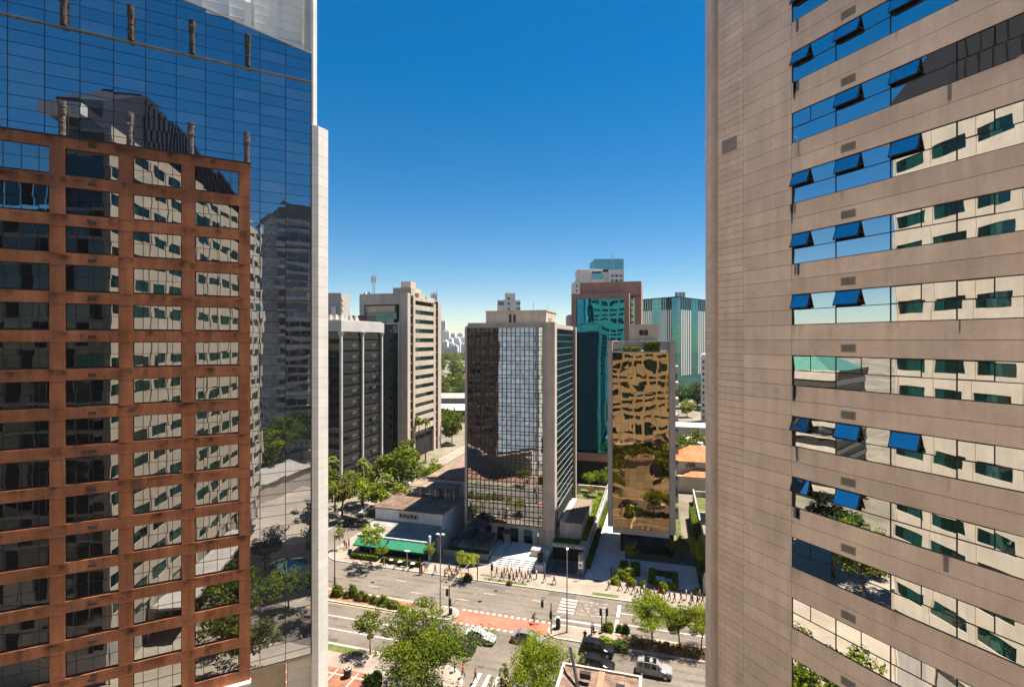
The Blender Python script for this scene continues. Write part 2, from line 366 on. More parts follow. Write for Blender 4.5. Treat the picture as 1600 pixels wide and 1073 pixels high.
# road markings
def marks(name, rects, m, z=.008):
    b = MB()
    for u0, u1, v0, v1 in rects:
        b.quad(G(u0,v0,z), G(u1,v0,z), G(u1,v1,z), G(u0,v1,z))
    return struct(b.build(name, m))
marks('lane_line', [(-300,-33,65.85,66.0),(-300,-33,62.85,63.0),(-5.8,200,78.5,78.65),(-5.8,200,75.5,75.65)], M['paint'])
marks('lane_dash', [(u, u+2.0, v, v+.16) for v, us in ((78.6, (-35.6,-27.6,-19.6,-43.6,-51.6)), (75.6, (-31.2,-39.2,-47.2))) for u in us], M['paint_worn'])
marks('yellow_line', [(-300,-34,69.02,69.14)], M['paint_yellow'])
marks('stop_line', [(-6.35,-5.9,77.4,80.9),(-6.35,-5.9,73.4,76.6)], M['paint'])
marks('zebra_crossing', [(-15.1,-12.6,v,v+.42) for v in (80.1,79.15,78.2,77.25,76.3)] + [(-15.0,-7.6,74.2,74.55)], M['paint'])
random.seed(3)
marks('worn_crossing', [(u, u+random.uniform(.12,.5), v, v+random.uniform(.08,.22)) for u, v in ((random.uniform(-12.3,-8), random.choice((80.3,79.3,78.4,77.4,76.5))+random.uniform(-.05,.25)) for _ in range(70))], M['paint_worn'])
marks('zebra_crossing', [(u, u+.45, 56.3, 59.6) for u in (-21.6,-20.4,-19.2,-18.0,-16.8,-15.6)], M['paint'])
marks('cycle_crossing', [(-29.0,-15.3,69.35,72.85)], M['cycle_red'], .006)
marks('crossing_blocks', [(u, u+.45, v, v+.42) for v in (72.75, 69.05) for u in np.arange(-29.0, -15.4, .95)], M['paint'], .012)
marks('asphalt_patch', [(-32.5,-24.6,80.3,81.6),(-17.5,-13.0,80.8,82.1),(-18.5,-17.6,79.6,80.2),(-50,-44,60.6,61.6)], M['asphalt_patch'], .005)
b = MB()
for (a, c) in (((-29.5,79.6),(-24.5,73.4)), ((-24,80),(-17,73.2)), ((-33,76.5),(-26,74.0)), ((-20.5,81.8),(-12.5,78.2)), ((-26,68.5),(-10,62.5))):
    p, q = Vector(a), Vector(c); t = (q-p).normalized(); nn = Vector((-t.y, t.x))*.035
    b.quad(G(*(p-nn),.007), G(*(q-nn),.007), G(*(q+nn),.007), G(*(p+nn),.007))
struct(b.build('road_crack', M['asphalt_patch']))
rs2 = random.Random(2); sq = []
for v0 in (61.4, 64.4, 67.5, 74.3, 77.1, 80.4):
    for dv in (-.75, .75):
        u0 = -62
        while u0 < 40:
            L_ = rs2.uniform(8, 20); w_ = rs2.uniform(.25, .5); vv = v0+dv+rs2.uniform(-.15, .15)
            sq.append((G(u0,vv-w_,.0042),G(u0,vv+w_,.0042),G(u0+L_,vv+w_,.0042),G(u0+L_,vv-w_,.0042))); u0 += L_*rs2.uniform(.6, 1.0)
o = stains('tyre_wear', sq, M['stain_road']); o['kind'] = 'structure'
b = MB()
for u, v in ((-47,76.9),(-26,79.9),(-38,64.3),(-19,62),(-3,75),(-12,66.2)):
    pts = [G(u+.34*math.cos(a), v+.34*math.sin(a), .0075) for a in np.linspace(0, 2*PI, 13)[:-1]]
    n = len(b.v); b.v += [tuple(p) for p in pts]; b.f.append(tuple(range(n, n+12))); b.m.append(0)
struct(b.build('manhole_cover', M['darkmet']))
# verges, bedding and brick paving
sheet('grass_verge', [(-120,58.2),(-37.2,58.2),(-37.2,59.5),(-120,59.5)], .150, M['grass'])
sheet('grass_verge', [(-29.2,82.75),(-21.6,82.75),(-21.6,83.5),(-29.2,83.5)], .150, M['grass'])
sheet('grass_verge', [(-10.6,82.75),(-6.5,82.75),(-6.5,83.7),(-10.6,83.7)], .150, M['grass'])
for u0 in (-3.2,-.6,2.4,5.4): sheet('grass_verge', [(u0,82.8),(u0+1.4,82.8),(u0+1.4,83.4),(u0,83.4)], .150, M['grass'])
for u0 in (-57.2,-55.6,-53.9): sheet('tree_pit', [(u0,83.2),(u0+.9,83.2),(u0+.9,83.9),(u0,83.9)], .150, M['soil'])
for u0, u1, v0, v1 in ((-37.2,-34.4,83.9,85.2),(-36.6,-33.9,86.4,87.4),(-30.2,-28.4,84.1,84.7),(-26.8,-25.2,84.2,84.8),(-18.4,-16.9,84.0,84.7),(-19.6,-18.2,86.8,87.6)):
    sheet('pavement_patch', [(u0,v0),(u1,v0),(u1,v1),(u0,v1)], .149, M['asphalt_patch'])
sheet('brick_paving', [(-60,44),(-33.5,44),(-34.2,55.4),(-60,55.4)], .150, M['brickpave'])
b = MB()
for k in range(9):
    u = -59+k*2.9; b.quad(G(u,44,.156), G(u+.22,44,.156), G(u+.22,55.2,.156), G(u,55.2,.156))
for v in (45.5, 48.4, 51.3, 54.2): b.quad(G(-60,v,.157), G(-34.4,v,.157), G(-34.4,v+.22,.157), G(-60,v+.22,.157))
struct(b.build('paving_bands', M['kerb']))
sheet('flower_bed', [(-36.6,83.0),(-31.6,83.0),(-31.6,84.0),(-36.6,84.0)], .151, M['bread'])

# ================================================================== GLASS TOWER (left)
LR = math.atan2(.469, .883)
F = 1.09
gt = thing('glass_tower', 'tall blue mirrored glass office tower with a white clad fin on its right edge', 'tower', (-20.98, 53.46, 0), LR)
def ztop(x): return 71.0 - .19*x + .006*min(0, x+9)*(x+9)*-1
b = MB(); fr = MB()
LED = CAMZ+26.96
rows = [LED + F*k for k in range(-60, 8)]
cols = [-.1 - 2.345*k for k in range(0, 13)]; cols[0] = -.02
for i in range(len(cols)-1):
    x1, x0 = cols[i]-.025, cols[i+1]+.025
    for z0 in rows:
        z1 = z0+F-.03
        if z1 < 8.4: continue
        if x1 < -6.2 and z1 < 57: continue
        a0, a1 = ztop(x0)-.1, ztop(x1)-.1
        if z0 > min(a0, a1): 
            continue
        t = [random.uniform(-.0035, .0035) for _ in range(3)]
        def pt(x, z): return (x, -.02 + t[0]*(x-x0) + t[1]*(z-z0), z)
        zz = max(z0+.02, 8.4)
        b.quad(pt(x0, zz), pt(x1, zz), pt(x1, min(z1, a1)), pt(x0, min(z1, a0)))
b.build('glass_curtain_wall', M['glass_left'], gt)
fr.box(-29, .04, .04, .12, 8.3, 67.9, 0)
n0 = len(cols)
for x in cols: fr.box(x-.028, x+.028, -.05, .04, 8.3, ztop(x)-.06, 0)
for z in rows:
    xr = 0.0
    if z < 8.4: continue
    # a line stops where the sloping parapet cuts it
    xs = [x for x in np.arange(-29, .01, .25) if ztop(x)-.1 > z]
    if not xs: continue
    x1 = 0.0 if z < ztop(0)-.1 else max(xs)
    x0 = -5.2 if z < 57 else -29
    if x1 > x0: fr.box(x0, x1, -.045, .04, z-.024, z+.012, 0)
fr.build('mullion_grid', M['dark'], gt)
b = MB(); b.box(-29, .03, -.30, -.052, LED-.075, LED-.03); b.build('ledge', M['grey_metal'], gt)
b = MB()
xs = list(np.linspace(-29, .04, 24))
for x0, x1 in zip(xs[:-1], xs[1:]):
    n = len(b.v); 
    for y0, y1 in ((-.10, .16),):
        b.v += [(x0,y0,ztop(x0)-.1),(x1,y0,ztop(x1)-.1),(x1,y1,ztop(x1)-.1),(x0,y1,ztop(x0)-.1),(x0,y0,ztop(x0)+.04),(x1,y0,ztop(x1)+.04),(x1,y1,ztop(x1)+.04),(x0,y1,ztop(x0)+.04)]
        for f in ((0,3,2,1),(4,5,6,7),(0,1,5,4),(2,3,7,6)): b.f.append(tuple(n+i for i in f)); b.m.append(0)
b.build('parapet_coping', M['white'], gt)
def rough_pillar(seed, h, r):
    rnd = random.Random(seed); b = MB(); n = 12; L = 22
    for i in range(L+1):
        z = h*i/L
        for k in range(n):
            a = 2*PI*k/n
            w = r*(1 + .05*math.sin(5.1*z+seed) * (z > h*.55) + rnd.uniform(-.09, .09))*(1.10 if z > h*.62 else .95)
            sx = max(abs(math.cos(a)), abs(math.sin(a)))
            b.v.append((math.cos(a)*w/sx**.6, math.sin(a)*w/sx**.6, z))
    for i in range(L):
        for k in range(n):
            k2 = (k+1) % n; b.f.append((i*n+k, i*n+k2, (i+1)*n+k2, (i+1)*n+k)); b.m.append(0)
    b.f.append(tuple(L*n+k for k in range(n))); b.m.append(0)
    return b
for k in range(4):
    rough_pillar(k, 3.1, .24).build('stone_pillar', M['stone_rough'], gt, (-5.87-4.67*k, -.38, LED-.03))
# white fin at the right edge: short front strip, then a splayed sunlit face
def fin(b, z0, z1, poly, step=1.06, gap=.022):
    z = z0
    while z < z1-.01:
        b.prism(poly, z, min(z+step, z1)-gap, 0); z += step
b = MB()
fin(b, 0, 63.5, [(.06,-.15),(.70,-.15),(1.78,.60),(1.78,1.6),(.06,1.6)])
b.prism([(.09,-.10),(.685,-.12),(1.745,.615),(1.74,1.58),(.09,1.58)], .1, 63.35, 1)
b.build('white_fin', [M['white'], M['joint']], gt)
b = MB()
fin(b, 63.55, 84, [(.05,.05),(.22,.05),(.62,.35),(.62,1.4),(.05,1.4)])
b.prism([(.08,.08),(.21,.07),(.60,.365),(.60,1.38),(.08,1.38)], 63.52, 83.9, 1)
b.build('upper_fin', [M['white'], M['joint']], gt)
# white ribbed screen standing behind the parapet
b = MB(); b.box(-16, .0, 3.0, 3.2, 66, 84, 0)
for k in range(7): 
    x = -.62 - 2.30*k; b.box(x-.06, x+.06, 2.82, 3.0, 66, 84, 0)
for k in range(19): b.box(-16, 0, 2.88, 2.998, 66+.92*k, 66.10+.92*k, 0)
b.build('white_screen', M['white_sunlit'], gt)
b = MB(); fin(b, 66, 84, [(-.42,1.4),(.04,1.4),(.04,2.8),(-.42,2.8)]); b.build('screen_pier', M['white'], gt)
b = MB(); b.prism([(-6.15,.9),(-5.55,.9),(-5.55,1.6),(-6.15,1.6)], 66, 75.0); b.prism([(-6.15,.9),(-5.55,.9),(-5.55,1.6),(-6.15,1.6)], 75.0, 75.6, 0, [(-6.0,1.0),(-5.7,1.0),(-5.7,1.4),(-6.0,1.4)])
b.build('screen_post', M['white'], gt)
b = MB(); b.box(-29, .0, 3.25, 14, 8.3, 66.5, 0); b.box(-29,0,.15,3.2,8.3,66,0); b.build('tower_core', M['room'], gt)
b = MB()                                                     # pale panelled flank
for i in range(14):
    for k in range(56):
        z = 9+1.05*k; b.quad((.035, .2+i*.985, z), (.035, 1.165+i*.985, z), (.035, 1.165+i*.985, z+1.03), (.035, .2+i*.985, z+1.03))
b.build('pale_flank', M['white_blue'], gt)
b = MB(); b.box(-29, .02, 14.02, 14.3, 8, 68)
for r in range(17):
    for c in range(6):
        x = -2.0-4.7*c; z = 10.5+3.27*r; b.box(x-3.2, x, 14.31, 14.34, z, z+2.0, 1)
b.build('brown_rear_wall', [M['brick_dark'], M['glass_dark']], gt)
b = MB(); b.box(-29, -2.2, 3, 3.3, 0, 8.2); b.box(-29, .05, 0, 14, 8.0, 8.29); b.build('base_wall', M['stone_tan'], gt)
b = MB(); fin(b, 0, 8.0, [(-2.1,1.2),(.05,1.2),(.05,3.0),(-2.1,3.0)]); b.build('tiled_column', M['white'], gt)

# ================================================================== BROWN BUILDING (left, in front of the glass)
bb = thing('brown_building', 'reddish brown rendered office block with square window openings below dark stone pillars', 'building', (-25.66, 50.2, 0), LR)
BT = CAMZ+17.28; BB = 7.8
WH = 2.32; PITCH = 4.70; WW = 3.68
def wr(k): return -.97-PITCH*k           # right jamb of a window column
tops = [CAMZ+16.40-3.3*k for k in range(15)]
b = MB(); D = .66
XL = wr(3)-WW-1.0
# piers run full height, spandrels fit between them
px0 = 0.0
for k in range(4):
    b.box(wr(k), px0, 0, D, BB, BT); px0 = wr(k)-WW
b.box(XL, px0, 0, D, BB, BT)
for k in range(4):
    x1, x0 = wr(k), wr(k)-WW
    zs = [BT] + [z for t in tops for z in (t, t-WH)] + [BB]
    for i in range(0, len(zs), 2):
        if zs[i]-zs[i+1] > .02: b.box(x0, x1, .004, D, zs[i+1], zs[i])
for t in tops:
    for z in (t-.02, t-WH-.0):
        px = 0.0
        for k in range(4):
            b.box(wr(k)+.02, px-.02, -.006, .0, z, z+.03, 1); px = wr(k)-WW
brown_b = b
rs2 = random.Random(4); sq = []
for t in tops:
    for k in range(4):
        x1, x0 = wr(k), wr(k)-WW
        for xx in (x0-.2, x1+.2, rs2.uniform(x0, x1), rs2.uniform(x0, x1), .5*(x0+x1) if k == 2 else rs2.uniform(x0, x1)):
            if rs2.random() < .72:
                w_ = rs2.uniform(.2, .75); z1 = t+.97-rs2.uniform(0, .25); h_ = rs2.uniform(.5, .95); xx = min(xx, -.8)
                sq.append(((xx-w_,-.009,z1-h_),(xx+w_,-.009,z1-h_),(xx+w_,-.009,z1),(xx-w_,-.009,z1)))
stains('brown_facade', sq, ([M['brick'], M['tile_orange'], M['stain_brown']], brown_b), bb)
b = MB(); b.box(XL, .06, -.12, D, BT, BT+.12); b.build('cornice', M['dark'], bb)
b = MB(); b.box(XL, .05, -.5, .3, BB-.25, BB); b.build('canopy_edge', M['white'], bb)
b = MB(); b.box(XL, -.1, .5, .64, BB, BT-.3); b.build('dark_interior', M['room'], bb)
for k in range(4):
    for r, t in enumerate(tops):
        x1, x0 = wr(k)-.0, wr(k)-WW
        z1, z0 = t, t-WH
        fm = MB()
        fm.box(x0, x1, .17, .25, z0, z0+.13); fm.box(x0, x1, .17, .25, z1-.05, z1)
        for xx in (x0, x1-.05): fm.box(xx, xx+.05, .171, .25, z0+.131, z1-.051)
        vs = (x0+.72, x0+1.84, x1-.72)
        for xx in vs: fm.box(xx-.022, xx+.022, .18, .25, z0+.131, z1-.051)
        zm = z0+.13+(WH-.18)*.52
        xe = [x0+.05, *vs, x1-.05]
        for i in range(4): fm.box(xe[i]+.023, xe[i+1]-.023, .182, .25, zm-.02, zm+.02)
        w = fm.build('window', M['dark'], bb)
        g = MB()
        for (a, c) in ((x0+.05, vs[0]), (vs[0], vs[1]), (vs[1], vs[2]), (vs[2], x1-.05)):
            for (e, f) in ((z0+.13, zm), (zm, z1-.05)):
                s1, s2 = random.uniform(-.0025, .0025), random.uniform(-.0025, .0025)
                q = lambda x, z: (x, .205+s1*(x-a)+s2*(z-e), z)
                g.quad(q(a+.02, e+.02), q(c-.02, e+.02), q(c-.02, f-.02), q(a+.02, f-.02))
        g.build('pane', M['glass_brick'], w)
for t in tops:
    v = MB(); xc = wr(2)-WW*.5; z = t+.42
    v.box(xc-.28, xc+.28, -.035, .003, z-.13, z+.13)
    for i in range(4): v.box(xc-.24, xc+.24, -.06, -.036, z-.10+i*.055, z-.07+i*.055, 1)
    v.build('vent_grille', [M['darkmet'], M['louver']], bb)
for k in range(4):
    rough_pillar(10+k, 3.05, .25).build('stone_pillar', M['stone_rough2'], bb, (-5.87+5.66-4.67*k-.08, .28, BT+.12))

# ================================================================== BEIGE TOWER (right)
RR = math.atan2(-.9059, .4235)
bt = thing('beige_tower', 'huge beige stone clad tower with ribbon windows and blue tilted sashes', 'tower', (15.24, 27.9, 0), RR)
FL = 3.29; WIN = 1.645; ZB = CAMZ+.85
bays = [0, 2.37, 4.89, 7.4, 9.92]
b = MB(); g = .011
ks = range(-9, 8)
def panel(x0, x1, z0, z1): b.box(x0+g, x1-g, 0, .10, z0+g, z1-g)
for k in ks:
    z = ZB+FL*k
    for i in range(8): panel(-5.14, -3.18, z+i*FL/8, z+(i+1)*FL/8)
    for i in range(4): panel(-3.18, 0, z+i*FL/4, z+(i+1)*FL/4)
    if -6 <= k <= 5:
        for i in (2, 3): panel(0, 14.0, z+i*FL/4, z+(i+1)*FL/4)
    else:
        for i in range(4): panel(0, 14.0, z+i*FL/4, z+(i+1)*FL/4)
zlo, zhi = ZB+FL*ks[0], ZB+FL*(ks[-1]+1)
panel(-5.14, 14.0, 0, zlo); 
for k in ks:
    z = ZB+FL*k
    if -6 <= k <= 5: 
        for i in range(4): panel(9.92, 14.0, z+i*FL/4, z+(i+1)*FL/4) if i < 2 else None
stone_b = b
# openings are cut out of the backing by building it from strips
b = MB()
b.box(-5.12, -.0, .085, .30, 0, zhi-.02); b.box(9.92, 13.98, .085, .30, 0, zhi-.02)
zz = [0] + [v for k in range(-6, 6) for v in (ZB+FL*k, ZB+FL*k+WIN)] + [zhi-.02]
for i in range(0, len(zz), 2): b.box(0, 9.92, .086, .30, zz[i], zz[i+1])
b.build('joint_backing', M['joint'], bt)
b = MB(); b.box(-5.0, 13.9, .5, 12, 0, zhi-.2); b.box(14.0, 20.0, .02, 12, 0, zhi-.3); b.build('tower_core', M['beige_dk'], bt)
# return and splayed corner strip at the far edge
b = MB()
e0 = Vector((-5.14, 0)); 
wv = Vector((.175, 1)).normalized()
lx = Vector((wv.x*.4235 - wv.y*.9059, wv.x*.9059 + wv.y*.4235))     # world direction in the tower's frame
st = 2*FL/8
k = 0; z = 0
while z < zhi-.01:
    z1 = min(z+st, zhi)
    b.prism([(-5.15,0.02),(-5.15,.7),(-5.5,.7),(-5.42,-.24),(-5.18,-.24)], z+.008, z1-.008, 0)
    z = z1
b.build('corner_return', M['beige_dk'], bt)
b = MB(); z = 0
c0 = Vector((-5.43, -.22)); c1 = c0+lx*1.9; nrm = Vector((-lx.y, lx.x))*(-.2)
while z < zhi-.01:
    z1 = min(z+FL/8, zhi)
    b.prism([tuple(c0), tuple(c0+nrm), tuple(c1+nrm), tuple(c1)], z+.009, z1-.009, 0)
    z = z1
b.prism([tuple(c0+nrm*.15+lx*.02), tuple(c0+nrm*.95), tuple(c1+nrm*.95), tuple(c1+nrm*.15-lx*.02)], 0, zhi-.03, 1)
b.build('splayed_corner', [M['beige'], M['joint']], bt)
# avenue side, seen only in reflections
b = MB(); b.box(-6.9, -6.85, 1.6, 12, 0, zhi-.3)
for k in range(18): b.box(-6.93, -6.901, 2.5, 11.5, 6+3.29*k, 7.6+3.29*k, 1)
b.build('avenue_side', [M['beige'], M['glass_dark']], bt)
OPEN = {5:(1,1,1,0), 4:(1,1,1,0), 3:(0,1,1,0), 2:(1,1,1,0), 1:(1,1,0,0), 0:(1,1,0,0), -1:(0,0,0,0), -2:(1,1,1,0), -3:(1,1,0,0)}
rs = random.Random(5)
for k in range(-6, 6):
    z0 = ZB+FL*k; z1 = z0+WIN; zm = z0+WIN*.5
    for j in range(4):
        x0, x1 = bays[j], bays[j+1]
        xs_ = x0 + (1.06 if j == 0 else 1.25)
        op = OPEN.get(k, (0,0,0,0))[j]
        f = MB()
        f.box(x0, x0+.035, .03, .09, z0, z1); f.box(x1-.006, x1, .03, .09, z0, z1)
        f.box(x0+.036, x1-.007, .031, .09, z0, z0+.03); f.box(x0+.036, x1-.007, .031, .09, z1-.035, z1)
        f.box(x0+.036, x1-.007, .032, .09, zm-.018, zm+.018)
        f.box(x0+.036, x1-.007, .25, .27, z0+.01, z1-.01, 1)
        w = f.build('window', [M['dark'], M['room']], bt)
        p = MB()
        def pane(a, c, e, h):
            s1, s2 = rs.uniform(-.0022, .0022), rs.uniform(-.0016, .0016)
            q = lambda x, z: (x, .055+s1*(x-a)+s2*(z-e), z)
            p.quad(q(a, e), q(c, e), q(c, h), q(a, h))
        pane(x0+.036, x1-.008, z0+.03, zm-.019)
        pane(xs_+.012, x1-.008, zm+.019, z1-.036)
        p.build('pane', M['glass_right'], w)
        s = MB(); hh = z1-.036-(zm+.019); ww = xs_-.012-(x0+.036)
        e_ = .045 if op else .02
        s.quad((e_,-.002,-hh+e_), (ww-e_,-.002,-hh+e_), (ww-e_,-.002,-e_), (e_,-.002,-e_), 1)
        s.box(0, ww, 0, .035, -hh, 0, 0)
        for xx in ((.0, ww-.05) if op else ()): s.box(xx, xx+.05, .036, .07, -hh, -.06, 0)
        so = s.build('sash', [M['dark'], M['glass_sash'] if op else M['glass_right']], w, (x0+.036, .035 if op else .045, z1-.036))
        if op: so.rotation_euler = (R(-22+rs.uniform(-2.5, 2.5)), 0, 0)
        if op:
            st_ = MB(); st_.tube([(xs_-.05, .06, zm+.28), (xs_-.05, -.17, zm+.22)], .018, 6); st_.build('stay', M['grey_metal'], w)
    v = MB(); xc = 3.03; zc = z1+.42
    v.box(xc-.36, xc+.36, -.02, .01, zc-.20, zc+.20, 0)
    v.box(xc-.30, xc+.30, -.024, -.0201, zc-.15, zc+.15, 1)
    for i in range(6): v.box(xc-.29, xc+.29, -.034, -.0241, zc-.13+i*.048, zc-.105+i*.048, 0)
    v.build('vent_grille', [M['stone_grey'], M['louver']], bt)
rs2 = random.Random(9); sq = []
for k in range(-6, 6):
    zb = ZB+FL*k
    for x in bays + [0, 0]:
        for _ in range(2):
            xx = x+rs2.uniform(-.35, .35) if x else x+rs2.uniform(-.1, .5); w_ = rs2.uniform(.06, .30); h_ = rs2.uniform(.5, 1.6)
            sq.append(((xx-w_,-.004,zb-h_),(xx+w_,-.004,zb-h_),(xx+w_,-.004,zb-.012),(xx-w_,-.004,zb-.012)))
    xx = rs2.uniform(.5, 9); w_ = rs2.uniform(.3, .8); h_ = rs2.uniform(.6, 1.5)
    sq.append(((xx-w_,-.006,zb-h_),(xx+w_,-.006,zb-h_),(xx+w_,-.006,zb-.012),(xx-w_,-.006,zb-.012)))
for _ in range(16):
    xx = rs2.uniform(-4.8, -.3); zb = rs2.uniform(28, 64); w_ = rs2.uniform(.08, .5); h_ = rs2.uniform(1, 3.5)
    sq.append(((xx-w_,-.005,zb-h_),(xx+w_,-.005,zb-h_),(xx+w_,-.005,zb),(xx-w_,-.005,zb)))
stains('stone_facade', sq, ([M['beige'], M['stain_beige']], stone_b), bt)
v = MB(); zc = CAMZ+(532-232)/800*32.2; v.box(-4.75, -3.65, -.03, .01, zc-.42, zc+.42, 0)
for i in range(9): v.box(-4.7, -3.7, -.045, -.031, zc-.38+i*.085, zc-.33+i*.085, 0)
v.build('large_vent', M['stone_grey'], bt)

# ================================================================== WHAT THE MIRRORS SEE, on the camera's side of the avenue
HR = math.atan2(.69, -.72)
ht = thing('cream_hotel', 'cream panelled hotel with green curtained windows, showing only as a reflection in the facades', 'building', (-1.5, -.8, 0), HR)
b = MB(); wl_ = MB()
NF = 18; BAY = 4.8; NB = 8
XR = -19.2                                     # the hotel runs on behind the camera
for f in range(NF):
    z = 6+3.3*f
    b.box(XR, 38.5, 0, .3, z, z+1.9)
    for c in range(-4, NB):
        x = BAY*c
        b.box(x, x+1.0, 0, .3, z+1.901, z+3.299)
        if f % 2 == 0: pass
    for c in range(-4, NB):
        x = BAY*c
        b.box(x+4.62, x+4.8 if c < NB-1 else 38.5, .002, .3, z+1.901, z+3.299)
for c in range(-4, NB+1): b.box(BAY*c-.1, min(BAY*c+.75, 38.5), -.12, -.001, 0, 6+3.3*NF)
b.box(XR, 38.5, .0, .3, 6+3.3*NF, 6+3.3*NF+1.6)
b.build('panelled_wall', M['cream'], ht)
for f in range(NF):
    z = 6+3.3*f; w = MB()
    for c in range(-4, NB):
        x = BAY*c
        for i in range(3): w.quad((x+1.02+i*1.2, .06, z+1.91), (x+2.18+i*1.2, .06, z+1.91), (x+2.18+i*1.2, .06, z+3.29), (x+1.02+i*1.2, .06, z+3.29))
    w.build('window_row', M['glass_hotel'], ht)
b = MB(); b.box(XR+.05, 38.45, .32, 5.6, 0, 66.6); b.box(.06, 38.44, 5.61, 17, 0, 55.5); b.build('hotel_body', M['stone_grey'], ht)
b = MB()  # dark panes added so the shaded end wall reflects dark
for f in range(17):
    for c in range(11): b.box(38.452, 38.50, .8+1.45*c, 2.1+1.45*c, 4+3.3*f, 6.9+3.3*f, (f+c) % 3 == 0)
for f in range(3): b.box(38.452, 38.50, .8, 5.2, 57+3.3*f, 59.6+3.3*f)
b.build('end_shade_panes', [M['glass_dark'], M['room']], ht)
b = MB(); b.box(24, 31, .4, 5.4, 66.7, 74.6)
n = len(b.v); b.v += [(31.01,.4,66.7),(39.5,.4,66.7),(39.5,5.4,66.7),(31.01,5.4,66.7),(31.01,.4,74.3),(39.5,.4,69.6),(39.5,5.4,69.6),(31.01,5.4,74.3)]
for f in ((0,3,2,1),(4,5,6,7),(0,1,5,4),(1,2,6,5),(2,3,7,6),(3,0,4,7)): b.f.append(tuple(n+i for i in f)); b.m.append(0)
for i in range(5): b.box(24.3+1.4*i, 24.7+1.4*i, .15, .399, 66.7, 74.0)
b.build('dark_roof_house', M['dark'], ht)
b = MB()
for i in range(34):
    x = 23.9-1.0*i; top = 74.4-.12*i
    b.box(x-.12, x+.12, .3, .6, 66.7, top); b.box(x-1.0, x-.121, .32, .58, top-.5, top-.2)
    if i % 2 == 0: b.box(x-1.0, x-.121, .9, 4.5, 66.7, top-1.2)
b.build('roof_truss', M['dark'], ht)
b = MB(); b.box(39.51, 42.6, .2, 4.5, 66.2, 67.2); b.box(42.61, 43.8, .2, 4.5, 66.1, 67.4, 1); b.build('roof_canopy', [M['dark'], M['whitepaint']], ht)
b = MB(); b.box(-.3, 30, -5, -.3, 4.2, 4.6); b.build('entrance_canopy', M['stone_grey'], ht)
ap = thing('apartment_tower', 'dark apartment tower with stacked balconies and green roof, showing only as a reflection', 'building', (47, -74, 0), R(20))
b = MB(); b.box(0, 17, 0, 16, 0, 82); b.build('tower_body', M['stone_grey'], ap)
b = MB()
for f in range(25): b.box(1.5, 12.5, 16.01, 17.4, 3+3.2*f, 4.1+3.2*f); 
b.build('balconies', M['concrete'], ap)
b = MB()
for f in range(25): 
    for c in range(3): b.box(2+c*3.5, 5+c*3.5, 16.01, 16.05, 4.2+3.2*f, 5.9+3.2*f)
    for c in range(2): b.box(13.6+c*1.7, 14.4+c*1.7, 16.01, 16.05, 4.6+3.2*f, 5.5+3.2*f)
    for c in range(3): b.box(-.05, -.01, 2+c*4.5, 4+c*4.5, 4.6+3.2*f, 5.9+3.2*f)
b.build('dark_windows', M['glass_dark'], ap)
b = MB(); b.box(3, 15, 1, 15, 82, 86.5); b.box(-.6, 17.6, -.6, 17.6, 81.9, 82.5); b.build('green_roof', M['green_wall'], ap)

gh = thing('green_roof_hall', 'dark block with green skylight roofs, showing only as a reflection in the ribbon windows', 'building', (-135, 38, 0), R(8))
b = MB(); b.box(0, 30, 0, 40, 0, 33); b.box(30.01, 31.5, -1, 41, 31.0, 33.2, 1)
for f in range(9): b.box(30.01, 30.3, 0, 40, 2+3.4*f, 3.3+3.4*f, 1)
for f in range(9): b.box(0, 30, -.3, -.01, 2+3.4*f, 3.3+3.4*f, 1)
b.build('hall_body', [M['glass_dark'], M['cream']], gh)
b = MB(); b.prism([(1,1),(29,1),(29,18),(1,18)], 33.01, 38, 0, [(10,8),(20,8),(20,11),(10,11)]); b.prism([(1,20),(29,20),(29,39),(1,39)], 33.01, 36.5, 0, [(10,28),(20,28),(20,31),(10,31)]); b.build('skylight_roof', M['skylight'], gh)
lh = thing('pale_roof_pavilion', 'low pavilion with a pale sheet roof, seen reflected beside the white fin', 'building', (12, -34, 0), R(-20))
b = MB(); b.box(0, 22, 0, 12, 0, 5); b.build('wall', M['stone_tan'], lh)
b = MB(); b.prism([(-.5,-.5),(22.5,-.5),(22.5,12.5),(-.5,12.5)], 5, 7, 0, [(2,5.5),(20,5.5),(20,6.5),(2,6.5)]); b.build('roof', M['kerb'], lh)
tc_ = thing('teal_awning', 'round teal awning in the hotel yard, showing only as a reflection', 'awning', (-3, 21, 0), 0)
b = MB(); b.tube([(0,0,3.0),(0,0,3.9)], [3.2,.3], 14); b.build('canvas', M['glass_green'], tc_)
b = MB(); b.tube([(0,0,0),(0,0,3.0)], .08, 6); b.build('post', M['darkmet'], tc_)
